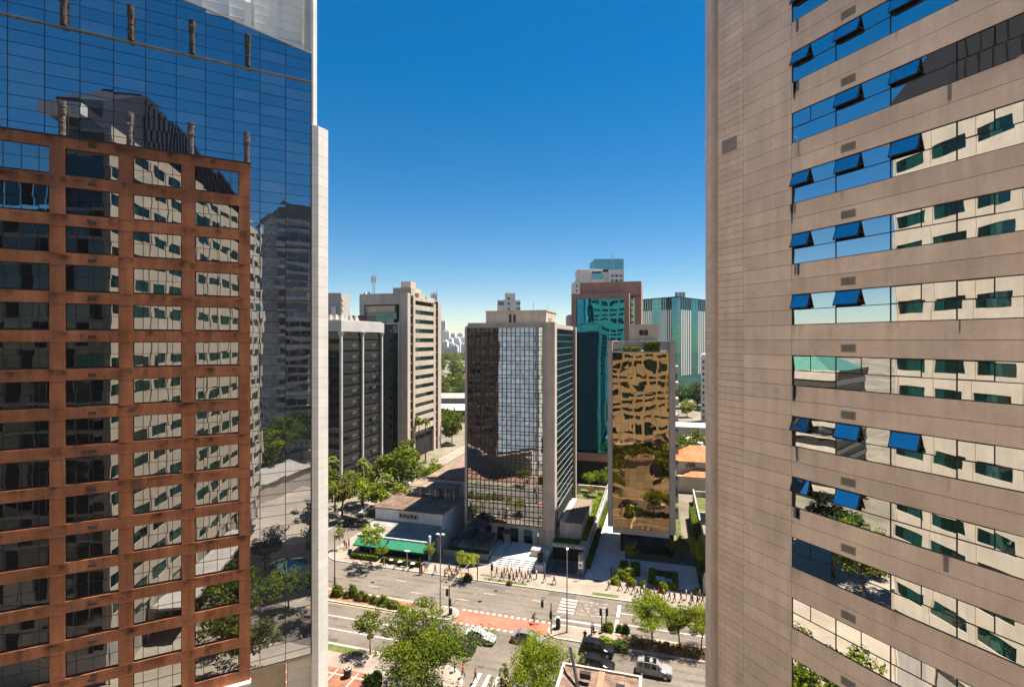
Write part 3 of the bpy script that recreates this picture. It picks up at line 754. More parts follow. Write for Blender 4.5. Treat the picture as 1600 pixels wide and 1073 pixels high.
# ================================================================== BUILDINGS ACROSS THE AVENUE
def A(name, label, cat, u, v, group=None, z=0): return thing(name, label, cat, G(u, v, z), AV, group)
def panes(b, xs, zs, y=0.0, tilt=.004, gap=.03, axis='x', rnd=random):
    """separate slightly tilted panes between the lines xs and zs, on the plane y (axis x) or x (axis y)"""
    for a, c in zip(xs[:-1], xs[1:]):
        for e, f in zip(zs[:-1], zs[1:]):
            s1, s2 = rnd.uniform(-tilt, tilt), rnd.uniform(-tilt, tilt)
            def q(x, z):
                d = s1*(x-a)+s2*(z-e)
                return (x, y+d, z) if axis == 'x' else (y+d, x, z)
            b.quad(q(a+gap, e+gap), q(c-gap, e+gap), q(c-gap, f-gap), q(a+gap, f-gap))
def lines(b, xs, zs, y0, y1, w=.03, h=.03, axis='x', m=0):
    """mullions and transoms; transoms are 2 mm shallower"""
    for x in xs:
        if axis == 'x': b.box(x-w, x+w, y0, y1, zs[0], zs[-1], m)
        else: b.box(y0, y1, x-w, x+w, zs[0], zs[-1], m)
    for z in zs:
        if axis == 'x': b.box(xs[0], xs[-1], y0+.004, y1, z-h, z+h, m)
        else: b.box(y0+.004 if y0 < y1 else y0, y1-.004, xs[0], xs[-1], z-h, z+h, m)

# ---- black grid tower in the middle
t = A('grid_tower', 'mirror glass office tower with a dense black square grid and flat beige frame', 'office tower', -38.5, 98.0)
W, DP, HT = 18.8, 25.0, 44.6
xs = [.55 + (15.75)/17*i for i in range(18)]
zs = [4.4]; 
for f in range(14): zs += [4.4+2.8*f+1.1, 4.4+2.8*f+1.72, 4.4+2.8*(f+1)]
b = MB(); panes(b, xs, zs, .10, .0022, .02); b.build('glass_curtain_wall', M['glass_grid'], t)
b = MB(); lines(b, xs, zs, -.02, .10, .055, .05); b.build('mullion_grid', M['dark'], t)
b = MB()
b.box(0, .5, -.15, .4, 0, 43.55); b.box(16.4, 17.0, -.15, .4, 3.9, 43.55); b.box(17.02, 18.8, -.55, 1.6, 0, HT)
b.box(0, 17.0, -.2, .5, 43.6, 43.78, 1); b.box(0.6, 17.0, .02, .6, 43.8, HT)
b.box(.5, 16.4, .12, .5, 43.5, 43.59)
b.build('stone_frame', [M['stone_mid'], M['cream']], t)
# right flank
ys = [1.7+1.42*i for i in range(16)]; zs2 = [7.0]+[4.4+2.8*f+d for f in range(1, 14) for d in (0, 1.4)]+[43.4]
zs2 = sorted(set(zs2))
b = MB(); panes(b, ys, zs2, W-.35, .004, .02, 'y'); b.build('side_glass', M['glass_side'], t)
b = MB()
for z in zs2: b.box(W-.37, W-.28, ys[0], ys[-1], z-.035, z+.035)
b.build('side_transoms', M['grey_metal'], t)
b = MB(); b.box(W-.7, W+.3, 23.05, 24.3, 0, 44.2); b.box(W-.8, W-.34, 1.62, 23.0, 43.5, 44.3); b.build('side_frame', M['stone_mid'], t)
b = MB(); b.box(.3, W-.45, .7, DP-.5, 4.2, 44.1); b.build('tower_core', M['room'], t)
b = MB(); b.box(.02, .3, .6, DP, 0, 44.1); b.box(.4, W-.5, 1, DP-.6, 44.1, 44.35); b.build('roof_slab', M['stone_grey'], t)
b = MB(); b.box(3.3, 16.2, 3.5, 14, 44.35, 47.0); b.box(3.2, 16.3, 3.4, 14.1, 47.0, 47.2); b.build('penthouse', M['stone_mid'], t)
b = MB(); b.box(8.4, 8.9, 3.44, 3.49, 44.5, 46.4); b.box(9.3, 9.8, 3.45, 3.49, 44.7, 46.3); b.box(16.21, 16.24, 6, 6.8, 44.4, 45.7); b.box(16.21, 16.24, 8, 8.6, 44.4, 45.7); b.build('penthouse_door', M['dark'], t)
b = MB()
for x, y, h in ((9.6,4.5,2.2),(13.2,5,1.6),(15.4,9,1.2)): b.tube([(x,y,47.2),(x,y,47.2+h)], .05, 6)
b.build('roof_antenna', M['grey_metal'], t)
# ground storey
b = MB()
for x in (0.5, 3.1, 5.7, 8.4, 11.3, 14.2): b.box(x, x+1.1, .1, .9, 0, 3.7)
b.box(.51, 16.39, .06, .9, 3.702, 4.3); b.box(15.4, 17.0, -.1, 1, 0, 3.695)
b.build('base_piers', M['stone_grey'], t)
b = MB(); b.box(.5, 16.4, 1.0, 1.1, 0, 3.7); b.build('lobby_glass', M['glass_dark'], t)
b = MB(); b.box(11.6, 14.1, .5, .6, 2.3, 3.5); b.box(15.3, 15.5, -.14, -.105, .6, 3.3); b.build('lobby_panel', M['glass_green'], t)
b = MB(); b.prism([(1.2,-3.4),(5.6,-3.4),(5.6,.0),(1.2,.0)], 4.2, 5.6, 0, [(3.2,-1.8),(3.6,-1.8),(3.6,-1.4),(3.2,-1.4)])
b.box(8.6, 10.6, -2.2, -.2, 3.2, 3.45)
for x, y in ((1.4,-3.2),(5.4,-3.2)): b.tube([(x,y,1),(x,y,4.2)], .07, 6)
for x in (8.8,10.4): b.tube([(x,-2.0,1),(x,-2.0,3.2)], .09, 6)
b.build('entrance_canopy', M['darkmet'], t)

# ---- plaza with steps in front of it
b = MB(); b.box(-30.4, -19.9, 90.7, 97.99, 0, 1.0); b.box(-38.3,-30.4,93.5,97.99,0,.9)
for i in range(5): b.box(-30.3, -21.5, 88.5+.44*i, 90.69, .0+.2*i, .2+.2*i-.002)
b.box(-21.4, -19.9, 88.3, 90.69, 0, 1.35)
o = b.build('plaza_steps', M['pave_blue'], None, None, AV); o['kind'] = 'structure'
w = A('boundary_wall', 'low grey concrete wall holding a dark planted bed beside the plaza steps', 'wall', -40, 90.2)
b = MB(); b.box(0, 9.3, 0, .25, 0, 1.15); b.box(-1.2, -.3, -.3, 4.5, 0, 3.4); b.build('wall_panel', M['concrete'], w)
b = MB(); b.box(9.32, 9.5, .0, 7, .9, 1.6); b.build('wall_end', M['concrete'], w)
w = A('hand_railing', 'dark hand railing running up the pale plaza steps', 'railing', -28.0, 88.6)
b = MB(); b.tube([(0,0,.9),(0,1.9,1.9),(0,5.5,1.95)], .04, 6); [b.tube([(0,y,.1 if y < .5 else 1.0),(0,y,1.0 if y < .5 else 1.93)], .03, 6) for y in (.1,1.9,3.7,5.4)]; b.build('rail', M['darkmet'], w)
w = A('tent_canopy', 'black pyramid tent canopies over the ramp left of the grid tower', 'canopy', -38.2, 91.6)
b = MB()
for x0 in (.2, 3.6): b.prism([(x0,.4),(x0+3.3,.4),(x0+3.3,5.6),(x0,5.6)], 2.6, 3.8, 0, [(x0+1.5,2.8),(x0+1.8,2.8),(x0+1.8,3.2),(x0+1.5,3.2)])
for x in (.3,3.5,6.8):
    for y in (.5,5.5): b.tube([(x,y,.1),(x,y,2.6)], .06, 6)
b.build('canopy_roof', M['dark'], w)
b = MB(); b.tube([(3.55,.2,2.5),(3.55,5.6,3.1)], .07, 6); b.tube([(.1,.2,2.3),(.1,5.6,2.9)], .06, 6); b.build('canopy_beam', M['grey_metal'], w)
w = A('utility_block', 'pale stone vent block standing on the plaza beside the garage ramp', 'block', -23.2, 92.2)
b = MB(); b.box(0,1.8,0,1.4,1.0,2.2); b.box(.1,.8,.1,1.3,2.2,2.35); b.box(1.0,1.7,.1,1.3,2.2,2.3); b.build('block_body', M['cream'], w)
w = A('dark_planter', 'dark square stone plinth at the corner of the plaza steps', 'plinth', -21.2, 89.3)
b = MB(); b.box(0,.8,0,.9,1.35,2.6); b.box(-.05,.85,-.05,.95,2.6,2.7); b.build('plinth_body', M['stone_rough'], w)
w = A('stone_slab', 'small pale upright slab at the plaza edge above the ramp', 'slab', -20.4, 92.4)
b = MB(); b.box(0,.6,0,.3,1.0,2.1); b.prism([(0,0),(.6,0),(.6,.3),(0,.3)],2.1,2.3,0,[(.1,.05),(.5,.05),(.5,.25),(.1,.25)]); b.build('slab_body', M['cream'], w)
# ---- garage ramp between the towers
w = A('garage_ramp', 'underground garage entrance with a dark mouth below a planted deck', 'garage entrance', -19.8, 88.3)
b = MB(); b.box(0, .3, 0, 6, 0, 1.9); b.box(.0, 6.4, 5.6, 6.0, 2.6, 3.3); b.box(0, .3, 6.0, 24, 0, 3.1); b.box(.3, 6.3, 6.0, 33, 2.85, 3.1); b.build('ramp_wall', M['concrete'], w)
b = MB(); b.box(-.03,-.005,.2,5.5,.2,1.3); b.box(.302,.33,.2,5.5,.2,1.8); b.build('blue_side', M['blue_wall'], w)
b = MB(); b.box(.31, 6.2, 6.0, 6.1, .0, 2.84); b.build('dark_mouth', M['room'], w)
b = MB()
for i in range(11):
    if i not in (3, 7): b.box(.6+i*.5, .6+i*.5+.28, 5.56, 5.598, 2.72, 2.95)
b.build('sign_letters', M['lamp_white'], w)
b = MB(); b.box(1, 5.5, .6, 5.5, .151, .156); b.build('ramp_lane', M['asphalt_patch'], w)
w = A('concrete_planter_house', 'long concrete skylight box with a gravel roof on the planted deck', 'skylight box', -18.6, 97.0)
b = MB(); b.box(0, 4.2, 0, 15, 3.1, 6.2); b.build('box_wall', M['concrete'], w)
b = MB(); b.box(-.1, .9, -.1, 15.1, 6.2, 6.32); b.build('roof_flashing', M['stone_tan'], w)
b = MB(); b.box(.9, 4.3, -.1, 15.1, 6.2, 6.3)
for i in range(5): b.box(1.1+i*.62, 1.5+i*.62, 0, 15, 6.3, 6.4)
b.build('gravel_roof', M['gravel'], w)
w = A('railed_wall', 'long grey wall with a pale pipe rail beside the garage deck', 'wall', -13.3, 89.8)
b = MB(); b.box(0, .35, 0, 45, 0, 2.6); b.box(-.7, -.05, .2, 1.6, 0, 3.2); b.build('wall_panel', M['concrete'], w)
b = MB(); b.tube([(.17, .1, 3.4), (.17, 44.5, 4.0)], .13, 8); [b.tube([(.17,.2+5*i,2.6),(.17,.2+5*i,3.42+.013*5*i)], .06, 6) for i in range(9)]; b.build('pipe_rail', M['grey_metal'], w)

# ---- gold glass building
t = A('gold_building', 'compact office block with rippling gold mirror glass in a grey stone frame', 'office building', -9.6, 97.8)
W = 12.2
b = MB()
b.box(0, .85, 0, 14, 6.0, 41.0); b.box(W-1.05, W, 0, 14, 5.6, 41.0); b.box(.86, W-1.06, 1.3, 14, 39.3, 40.9)
b.box(.86, W-1.06, -.02, .28, 38.75, 38.95)
b.box(.86, W-1.06, .9, 14, 6.0, 38.7)
b.build('stone_frame', M['stone_grey'], t)
xs = [.9+ (W-2.0)/7*i for i in range(8)]; zs = [6.0+ (38.75-6.0)/22*i for i in range(23)]
b = MB(); panes(b, xs, zs, .12, .0025, .012); b.build('glass_curtain_wall', M['glass_gold'], t)
b = MB(); lines(b, xs, zs, .10, .20, .014, .012); b.build('mullion_grid', M['dark'], t)
b = MB(); b.prism([(.87,.3),(W-1.07,.3),(W-1.07,5),(.87,5)], 4.8, 5.98, 0); b.build('underside', M['stone_tan'], t)
b = MB(); b.box(2.0, W-.2, 4.2, 13, 0, 4.79); b.build('lobby', M['glass_dark'], t)
b = MB(); [b.box(x, x+.5, 3.7, 4.15, 0, 4.79) for x in (2.2, 5.4, 8.6, 11.2)]; b.build('lobby_column', M['room'], t)
b = MB(); b.box(2.4, 11.6, 1.32, 1.36, 39.4, 40.2); b.build('roof_terrace_opening', M['darkmet'], t)
for i in range(10):
    b = MB(); b.box(W+.005, W+.55, 1.5, 4.5, 8+3.0*i, 9.2+3.0*i); b.box(W+.1, W+.5, 1.7, 4.3, 9.2+3*i, 9.3+3*i); b.build('balcony', M['stone_tan'], t)
b = MB(); b.box(3.8, 9.4, 2.0, 8, 41.0, 43.9); b.box(3.7, 9.5, 1.9, 8.1, 43.9, 44.05); b.build('roof_cube', M['cream'], t)
b = MB(); b.box(5.7, 6.5, 1.96, 1.995, 42.0, 43.0); b.box(6.56, 7.3, 1.96, 1.995, 42.0, 43.0); b.build('roof_window', M['darkmet'], t)
b = MB(); b.box(.86, W-1.06, .3, .9, 38.2, 38.96); b.build('roof_planter', M['stone_grey'], t)
# forecourt of the gold building
b = MB()
for i in range(11):
    for j in range(8): b.box(-1.4+1.25*i, -.18+1.25*i, 0+1.2*j, 1.17+1.2*j, 0, .03)
for i in range(4):
    for j in range(8): b.box(-6.2+1.2*i, -5.03+1.2*i, 0+1.2*j, 1.17+1.2*j, 0, .032)
o = b.build('stone_forecourt', M['pave_blue'], None, G(-6.2, 88.6, .145), AV); o['kind'] = 'structure'
sheet('driveway', [(-12.6,88.2),(-6.5,88.2),(-6.5,130),(-12.6,130)], .152, M['pave_blue'])
sheet('garden_lawn', [(3.2,101),(4.2,101),(4.2,140),(3.2,140)], .152, M['grass'])
w = A('hedge_sign_frame', 'square dark hedge frame around a pale slab in the forecourt', 'hedge frame', -1.9, 88.9)
b = MB(); b.box(.9, 2.6, .9, 2.6, .17, .6); b.build('pale_slab', M['pave_blue'], w)
w = A('gate_pier', 'cream stone gate pier topped by a white lamp at the forecourt edge', 'gate pier', 6.6, 88.2)
b = MB(); b.box(0,1.0,0,1.0,0,2.6); b.box(-.05,1.05,-.05,1.05,2.6,2.72); b.build('pier_body', M['stone_tan'], w)
b = MB(); b.box(.2,.8,.2,.8,2.72,3.15); b.build('pier_lamp', M['lamp_white'], w)
w = A('garden_wall', 'tall grey garden wall running back right of the forecourt', 'wall', 7.8, 88.2)
b = MB(); b.box(0,.3,0,50,0,3.2); b.box(.31,8,9.7,10,0,2.4); b.box(.31, 9, .1, .4, 0, 2.1); b.build('wall_panel', M['concrete'], w)
b = MB(); b.box(1.6, 3.6, .04, .095, .3, 1.9); b.build('white_gate', M['whitepaint'], w)
w = A('terrace_wall', 'dark blue grey terrace wall below the bright lawn', 'wall', 8.4, 122)
b = MB(); b.box(0,9,0,.4,0,2.6); b.box(0,9,16.5,16.9,0,2.6); b.build('wall_panel', M['concrete'], w)
b = MB(); b.box(.2,8.8,-.02,-.003,.3,2.3); b.build('dark_panel', M['blue_wall'], w)
sheet('lawn', [(8.6,122.6),(18,122.6),(18,138),(8.6,138)], 1.2, M['grass'])
t = A('corner_office', 'grey office block beside the gold building, hidden by the beige tower but shading the forecourt', 'office building', 10.6, 98)
b = MB(); b.box(0,14,0,19,0,42); b.box(0.01,13.99,3.2,18.9,42,52); b.build('wall', M['stone_grey'], t)
for f in range(11):
    b = MB(); b.box(.8,13.2,-.06,-.005,3.5+3.5*f,5.3+3.5*f); b.build('ribbon_window', M['glass_dark'], t)

# ---- teal tower in a brown granite frame
t = A('teal_tower', 'teal mirror glass tower framed in brown granite', 'office tower', -24.8, 146.9)
b = MB(); b.box(0,1.4,0,2,0,54.5); b.box(14.9,16.3,0,5,0,54.5); b.box(1.41,14.89,0,2,53.0,54.4); b.box(1.41,14.89,.3,2,6.5,8.8)
b.box(1.6,19.4,5.6,18,54,58.2); b.box(17.6,19.4,5.5,18,0,53.9)
b.build('granite_frame', M['granite_brown'], t)
xs = [1.42+1.684*i for i in range(9)]; zs = [8.85+ (53-8.85)/27*i for i in range(28)]
b = MB(); panes(b, xs, zs, .9, .0012, .0); b.build('glass_curtain_wall', M['glass_teal'], t)
b = MB(); lines(b, xs[1:-1], zs[1:-1], .88, .92, .012, .012); b.build('mullion_grid', M['blue_wall'], t)
b = MB(); b.box(1.5,16.2,2.1,17.5,0,53.9); b.box(1.42,14.88,1,1.2,0,6.49); b.build('tower_core', M['room'], t)
b = MB(); b.box(16.25,17.6,6.2,17,8,53.5); b.build('side_glass', M['glass_green'], t)
b = MB(); b.tube([(11,8,58),(11,8,67)], .09, 6); b.tube([(13.5,8,58),(13.5,8,63)], .08, 6); b.build('roof_mast', M['grey_metal'], t)
w = A('podium_wall', 'low dark podium wall with planting below the teal tower', 'wall', -24, 136)
b = MB(); b.box(0,14,0,.5,0,2.6); b.box(0,14,-5,-4.5,0,1.2); b.build('wall_panel', M['stone_tan'], w)
sheet('lawn', [(-19.6,112.5),(-13.4,112.5),(-13.4,131),(-19.6,131)], 3.12, M['grass'])

# ---- dark tower with white columns (far left)
t = A('dark_tower', 'black glass office tower with pale slender columns and a pale roof beam', 'office tower', -112, 124.8)
W = 25.7; DP = 22.5
b = MB(); b.box(-.2, W+.35, -.35, DP+.3, 43.6, 46.6); b.box(.2,W-.2,.2,DP-.2,46.6,46.9); b.build('roof_beam', M['stone_pale'], t)
for x, y in ((W+.1,-.1),(W+.1,10.6),(W+.1,21.6),(W-10.5,-.1),(W-21,-.1)):
    c = MB(); c.box(x-.33,x+.33,y-.33,y+.33,0,42.2); c.prism([(x-.33,y-.33),(x+.33,y-.33),(x+.33,y+.33),(x-.33,y+.33)],42.2,43.59,0,[(x-.7,y-.7),(x+.7,y-.7),(x+.7,y+.7),(x-.7,y+.7)]); c.build('column', M['stone_pale'], t)
b = MB(); b.box(.1,W-.35,.35,DP-.3,0,43.6); b.build('tower_core', M['room'], t)
for f in range(12):
    z = 4+3.3*f
    for y0, y1 in ((.7, 10.0), (11.2, 21.0)):
        b = MB(); panes(b, list(np.linspace(y0, y1, 10)), [z+1.2, z+2.15, z+3.1], W-.2, .006, .03, 'y'); b.build('window_band', M['glass_black'], t)
    b = MB(); panes(b, list(np.linspace(16,25,8)), [z+1.2,z+3.1], .2, .006, .03); b.build('window_band', M['glass_black'], t)
b = MB()
for f in range(25):
    z = 4+1.65*f
    b.box(W-.24, W-.14, .6, 21.2, z-.05, z+.05); b.box(5,25,.15,.24,z-.05,z+.05)
b.build('facade_lines', M['darkmet'], t)
for f, y in ((3,19.2),(5,18.5),(7,18.9),(8,18.4),(10,18.8)):
    z = 4+3.3*f; b = MB(); b.quad((W-.15,y,z+3.0),(W+.25,y,z+2.2),(W+.25,y+.9,z+2.2),(W-.15,y+.9,z+3.0)); b.box(W-.16,W-.1,y-.05,y+.95,z+3.0,z+3.06,1); b.build('open_sash', [M['glass_ribbon'], M['dark']], t)
b = MB()
for i in range(9):
    for dx in (0, 1.2): b.prism([(W-3-1.9*i,3+6*dx),(W-2-1.9*i,3+6*dx),(W-2-1.9*i,5+6*dx),(W-3-1.9*i,5+6*dx)], 46.9, 48.6, 0, [(W-2.8-1.9*i,3.6+6*dx),(W-2.3-1.9*i,3.6+6*dx),(W-2.3-1.9*i,4.4+6*dx),(W-2.8-1.9*i,4.4+6*dx)])
b.build('roof_vents', M['stone_grey'], t)
b = MB(); b.tube([(W-3,14,46.9),(W-3,14,54.5)], .1, 6); b.tube([(W-2,17,46.9),(W-2,17,51)], .08, 6); b.box(W-7,W-1,15,20,46.9,48.8); b.build('roof_mast', M['darkmet'], t)

# ---- tan tower with banded flank
t = A('banded_tower', 'tan stone office tower with dark ribbon bands and a mast on its roof', 'office tower', -99.6, 155.2)
W = 18.2; DP = 27
b = MB(); xg = W
b.box(W-2.6, W, -.3, 1.7, 0, 57); b.box(W-1.0, W, 3.9, 5.3, 0, 56.5)
b.box(W-1.0, W-.01, 20.3, 22.0, 0, 54.8); b.box(W-1.0, W, 24.2, 27, 0, 55.8)
for f in range(14):
    z = 9.4+3.25*f; b.box(W-.9, W-.05, 5.31, 20.29, z, z+1.75)
b.box(W-.9, W-.04, 5.31, 20.29, 54.9, 56.0) 
b.build('banded_flank', M['stone_tan'], t)
b = MB(); b.box(-.1, W-2.61, -.3, 2, 53.3, 57); b.box(0,1.5,-.28,2,46.8,53.29); b.box(W-3.2,W-2.62,-.2,2,0,53.29); b.build('front_frame', M['stone_grey'], t)
for f in range(14):
    z = 9.4+3.25*f; b = MB(); panes(b, list(np.linspace(5.32,20.28,12)), [z-1.49, z-.01], W-.35, .006, .03, 'y'); b.build('ribbon_window', M['glass_ribbon'], t)
b = MB()
for f in range(16):
    z = 4+3.25*f
    for y0, y1 in ((1.75, 3.85), (22.05, 24.15)): panes(b, [y0, y1], [z+.3, z+2.9], W-.5, .004, .03, 'y')
b.build('slit_glass', M['glass_dark'], t)
b = MB()
for f in range(16):
    z = 4+3.25*f
    for y0, y1 in ((1.75, 3.85), (22.05, 24.15)): b.box(W-.55, W-.42, y0, y1, z, z+.25)
b.build('slit_spandrels', M['stone_tan'], t)
b = MB(); b.box(.2, W-.95, 2.1, 26.8, 0, 55.5); b.build('tower_core', M['room'], t)
b = MB(); b.box(1.0, 12.1, .6, 2.05, 0, 46.5); b.build('green_front', M['green_wall'], t)
for f in range(12):
    z = 8+3.25*f; b = MB(); b.box(11.0, 11.8, .55, .595, z, z+1.2); b.build('window', M['glass_dark'], t)
b = MB(); panes(b, [12.12,13.4,14.7], [4+3.25*f for f in range(14)], .7, .004, .02); panes(b, [1.6+1.5*i for i in range(9)], [47,49,50.6], .5, .006, .02); b.build('front_glass', M['glass_ribbon'], t)
b = MB(); b.box(14.5, 14.9, -.1, .6, 0, 47.5); b.box(9.6,14.49,.2,.59,46.52,47.0); b.build('pale_mullion', M['whitepaint'], t)
b = MB(); b.box(1.5,12.8,.9,2,50.6,52.9); b.build('clay_recess', M['stone_tan'], t)
b = MB(); b.box(W-9,W-2,6,14,55.5,59.5); b.box(W-7,W-3.2,8,12,59.5,61.8); b.box(W-3.5,W-.5,9,14,55.5,57.8); b.box(W-6,W-.4,15,22,55.3,56.8); b.build('roof_plant', M['stone_tan'], t)
b = MB()
mx = 3.4
for dx, dy in ((-.4,-.4),(.4,-.4),(0,.5)): b.tube([(mx+dx,3+dy,57),(mx+dx*.4,3+dy*.4,63.0)], .06, 6)
for i in range(6): b.tube([(mx-.4+.05*i,2.6,57.5+i),(mx+.4-.05*i,2.6,58.2+i)], .04, 5)
b.tube([(mx,3,63),(mx,3,66)], .05, 6)
for a in range(6): b.box(mx+.75*math.cos(a)-.15, mx+.75*math.cos(a)+.15, 3+.75*math.sin(a)-.1, 3+.75*math.sin(a)+.1, 61.2+.3*(a%3), 63.0+.3*(a%3))
for dx in (-1.6, -3.0): b.tube([(mx+dx,2.5,57.2),(mx+dx,2.3,58.2)], [.75,.1], 10)
b.build('roof_mast', M['grey_metal'], t)
b = MB()
for i in range(9):
    x = W-2.4+.28*i; y = 23+.3*(i%4); b.box(x-.12,x+.12,y-.1,y+.1,56.3+.2*(i%3),58.6+.3*(i%2)); b.tube([(x,y+.15,55.5),(x,y+.15,59.4)], .05, 5)
b.tube([(W-.8,25,55.5),(W-.8,25,61.5)], .05, 5)
b.build('roof_antenna', M['grey_metal'], t)

# ---- farther blocks
def WB(x0, x1, y_top, Z, base=0):        # world-aligned block outline from its picture edges at distance Z
    return (x0-800)/800*Z, (x1-800)/800*Z, CAMZ+(532-y_top)/800*Z
def windows_grid(par, name, m, xs, zs, w, h, y):
    for x in xs:
        for z in zs:
            b = MB(); b.box(x, x+w, y-.06, y, z, z+h); b.build(name, m, par)
t = thing('white_hotel_tower', 'far pale hotel of two joined towers, the taller one crowned in teal glass', 'hotel', (0, 350, 0))
x0, x1, zt = WB(898, 943, 421, 350); y0 = 0
b = MB(); b.box(x0, x0+11.5, 0, 20, 0, zt-8); b.box(x0+3, x0+11.5, .02, 20, zt-8, zt); b.box(x0+11.5, x1, -2.5, 20, 0, zt-3); b.box(x0+2.6,x1-.3,1,20,zt-1,zt+.6); b.build('lower_wing', M['white_far'], t)
X0, X1, ZT = WB(941, 975, 404, 350)
b = MB(); b.box(X0, X0+4.5, 2, 24, 0, ZT-9); b.box(X0+4.5, X1, 0, 24, 0, ZT-7.5); b.build('upper_wing', M['white_far'], t)
b = MB(); b.prism([(X0-5,1.5),(X1,1.0),(X1,24),(X0-5,24)], ZT-7.4, ZT); b.prism([(x0+11.6,-2.7),(x1-.4,-2.7),(x1-.4,-2.51),(x0+11.6,-2.51)], zt-7, zt-3.2); b.build('teal_crown', M['glass_green'], t)
b = MB()
for r in range(9):
    for c in range(4): b.box(x0+.9+2.6*c, x0+1.9+2.6*c, -.08, -.0, zt-12-3.4*r, zt-10.4-3.4*r)
    for c in range(3): b.box(x0+12.6+2.5*c, x0+14+2.5*c, -2.58, -2.5, zt-22-3.4*r, zt-20.2-3.4*r)
    for c in range(3): b.box(X0+6+2.9*c, X0+8+2.9*c, -.08, 0, ZT-12.6-3.3*r, ZT-10.8-3.3*r)
b.build('window_grid', M['glass_dark'], t)
t = thing('striped_tower', 'teal glass office block with vertical pale stripes, partly behind the beige tower', 'office building', (109.65, 340, 0))
def facet(b, p, q, z0, z1, m=0, off=0.0, fr=(0,1)):
    p, q = Vector(p), Vector(q); d = (q-p); nn = Vector((d.y, -d.x)).normalized()*off
    a = p+d*fr[0]+nn; c = p+d*fr[1]+nn
    b.quad((a.x,a.y,z0),(c.x,c.y,z0),(c.x,c.y,z1),(a.x,a.y,z1), m)
Lp, Cp, Rp = (-18,26.5), (0,0), (37.4,36.5)
b = MB()
for p, q in ((Lp,Cp),(Cp,Rp)):
    for i in range(12):
        for k in range(20): facet(b, p, q, 3.48*k+.05, 3.48*k+3.43, 0, 0, (i/12+.002,(i+1)/12-.002))
b.build('glass_wall', M['glass_stripe'], t)
b = MB(); b.prism([(-17.9,26.6),(0,.15),(37.3,36.6),(19,63)], 0, 69.4); b.prism([(-18,26.5),(0,0),(37.4,36.5),(19,63)], 69.7, 70.4); b.build('tower_core', M['room'], t)
for p, q, groups in ((Lp, Cp, ((.05,.36,5),(.60,.88,5))), (Cp, Rp, ((.10,.40,5),(.58,.86,5)))):
    for g0, g1, n_ in groups:
        for i in range(n_):
            f0 = g0+(g1-g0)*i/n_; fr_ = (f0, f0+(g1-g0)/n_*.52)
            b = MB(); facet(b, p, q, 17.5, 61.8, 0, .12, fr_); b.build('pale_stripe', M['white_far'], t)
            b = MB(); facet(b, p, q, 61.8, 69.6, 0, .10, fr_); b.build('dark_stripe', M['room'], t)
b = MB(); [b.box(x, x+1.6, 9, 11, 70.4, 74) for x in (2,4.4,6.8)]; b.build('roof_plant', M['grey_metal'], t)
t = thing('slim_apartment_block', 'slim pale apartment block rising behind the roof of the grid tower', 'apartment block', (0, 300, 0))
x0, x1, zt = WB(777, 813, 458, 300)
b = MB(); b.box(x0, x0+5, 0, 14, 0, zt-4); b.box(x0+4.5, x1-3, -1, 14, 0, zt); b.box(x1-3, x1, 0.5, 14, 0, zt-4); b.box(x0+6,x0+8,2,6,zt,zt+1.5); b.build('tower_body', M['white_far'], t)
for r in range(4):
    for bx in ((x1-2.6, x1+.1, .3, .48, zt-6.6-3*r, zt-5.4-3*r), (x0+6, x0+7.4, -1.05, -1.0, zt-4-3*r, zt-2.6-3*r), (x0+.6, x0+3.8, -.06, 0, zt-7-6*r, zt-5-6*r)):
        if bx[0] == x0+.6 and r > 1: continue
        b = MB(); b.box(*bx); b.build('window', M['glass_dark'], t)
t = thing('grey_tower', 'small grey tower top above the roof of the dark column tower', 'tower', (0, 260, 0))
x0, x1, zt = WB(508, 533, 459, 260)
b = MB(); b.box(x0, x1, 0, 14, 0, zt); b.box(x0+.3,x1-.3,.3,13.7,zt,zt+.5); b.build('tower_body', M['stone_grey'], t)
b = MB(); b.box(x0+3.4, x0+5.6, -.8, -.0, 0, zt-6.5); b.build('stair_shaft', M['white_far'], t)
b = MB(); [b.box(x1-1.6, x1+.4, .5, 3, zt-3-2.6*i, zt-1.8-2.6*i) for i in range(6)]; b.build('balconies', M['stone_mid'], t)
t = thing('slender_shaft', 'narrow stone shaft beside the teal tower frame', 'tower', (0, 190, 0))
x0, x1, zt = WB(888.5, 895, 493, 190); b = MB(); b.box(x0,x1,0,10,0,zt); b.box(x0+.2,x1-.2,.3,9,zt,zt+.4); b.build('shaft_body', M['stone_tan'], t)
t = thing('white_slab_tower', 'sliver of a pale violet apartment tower at the edge of the beige tower', 'apartment tower', P(1095.5, 664), R(-20))
b = MB(); b.box(0,12,0,16,0,33.5); b.box(.4,11.6,.4,15,33.5,34.4); b.build('tower_body', M['white_far'], t)
b = MB(); [b.box(.6+1.5*c, 1.5+1.5*c, -.05, 0, 3+3*r, 4.6+3*r) for r in range(10) for c in range(7)]; b.build('window_grid', M['glass_dark'], t)

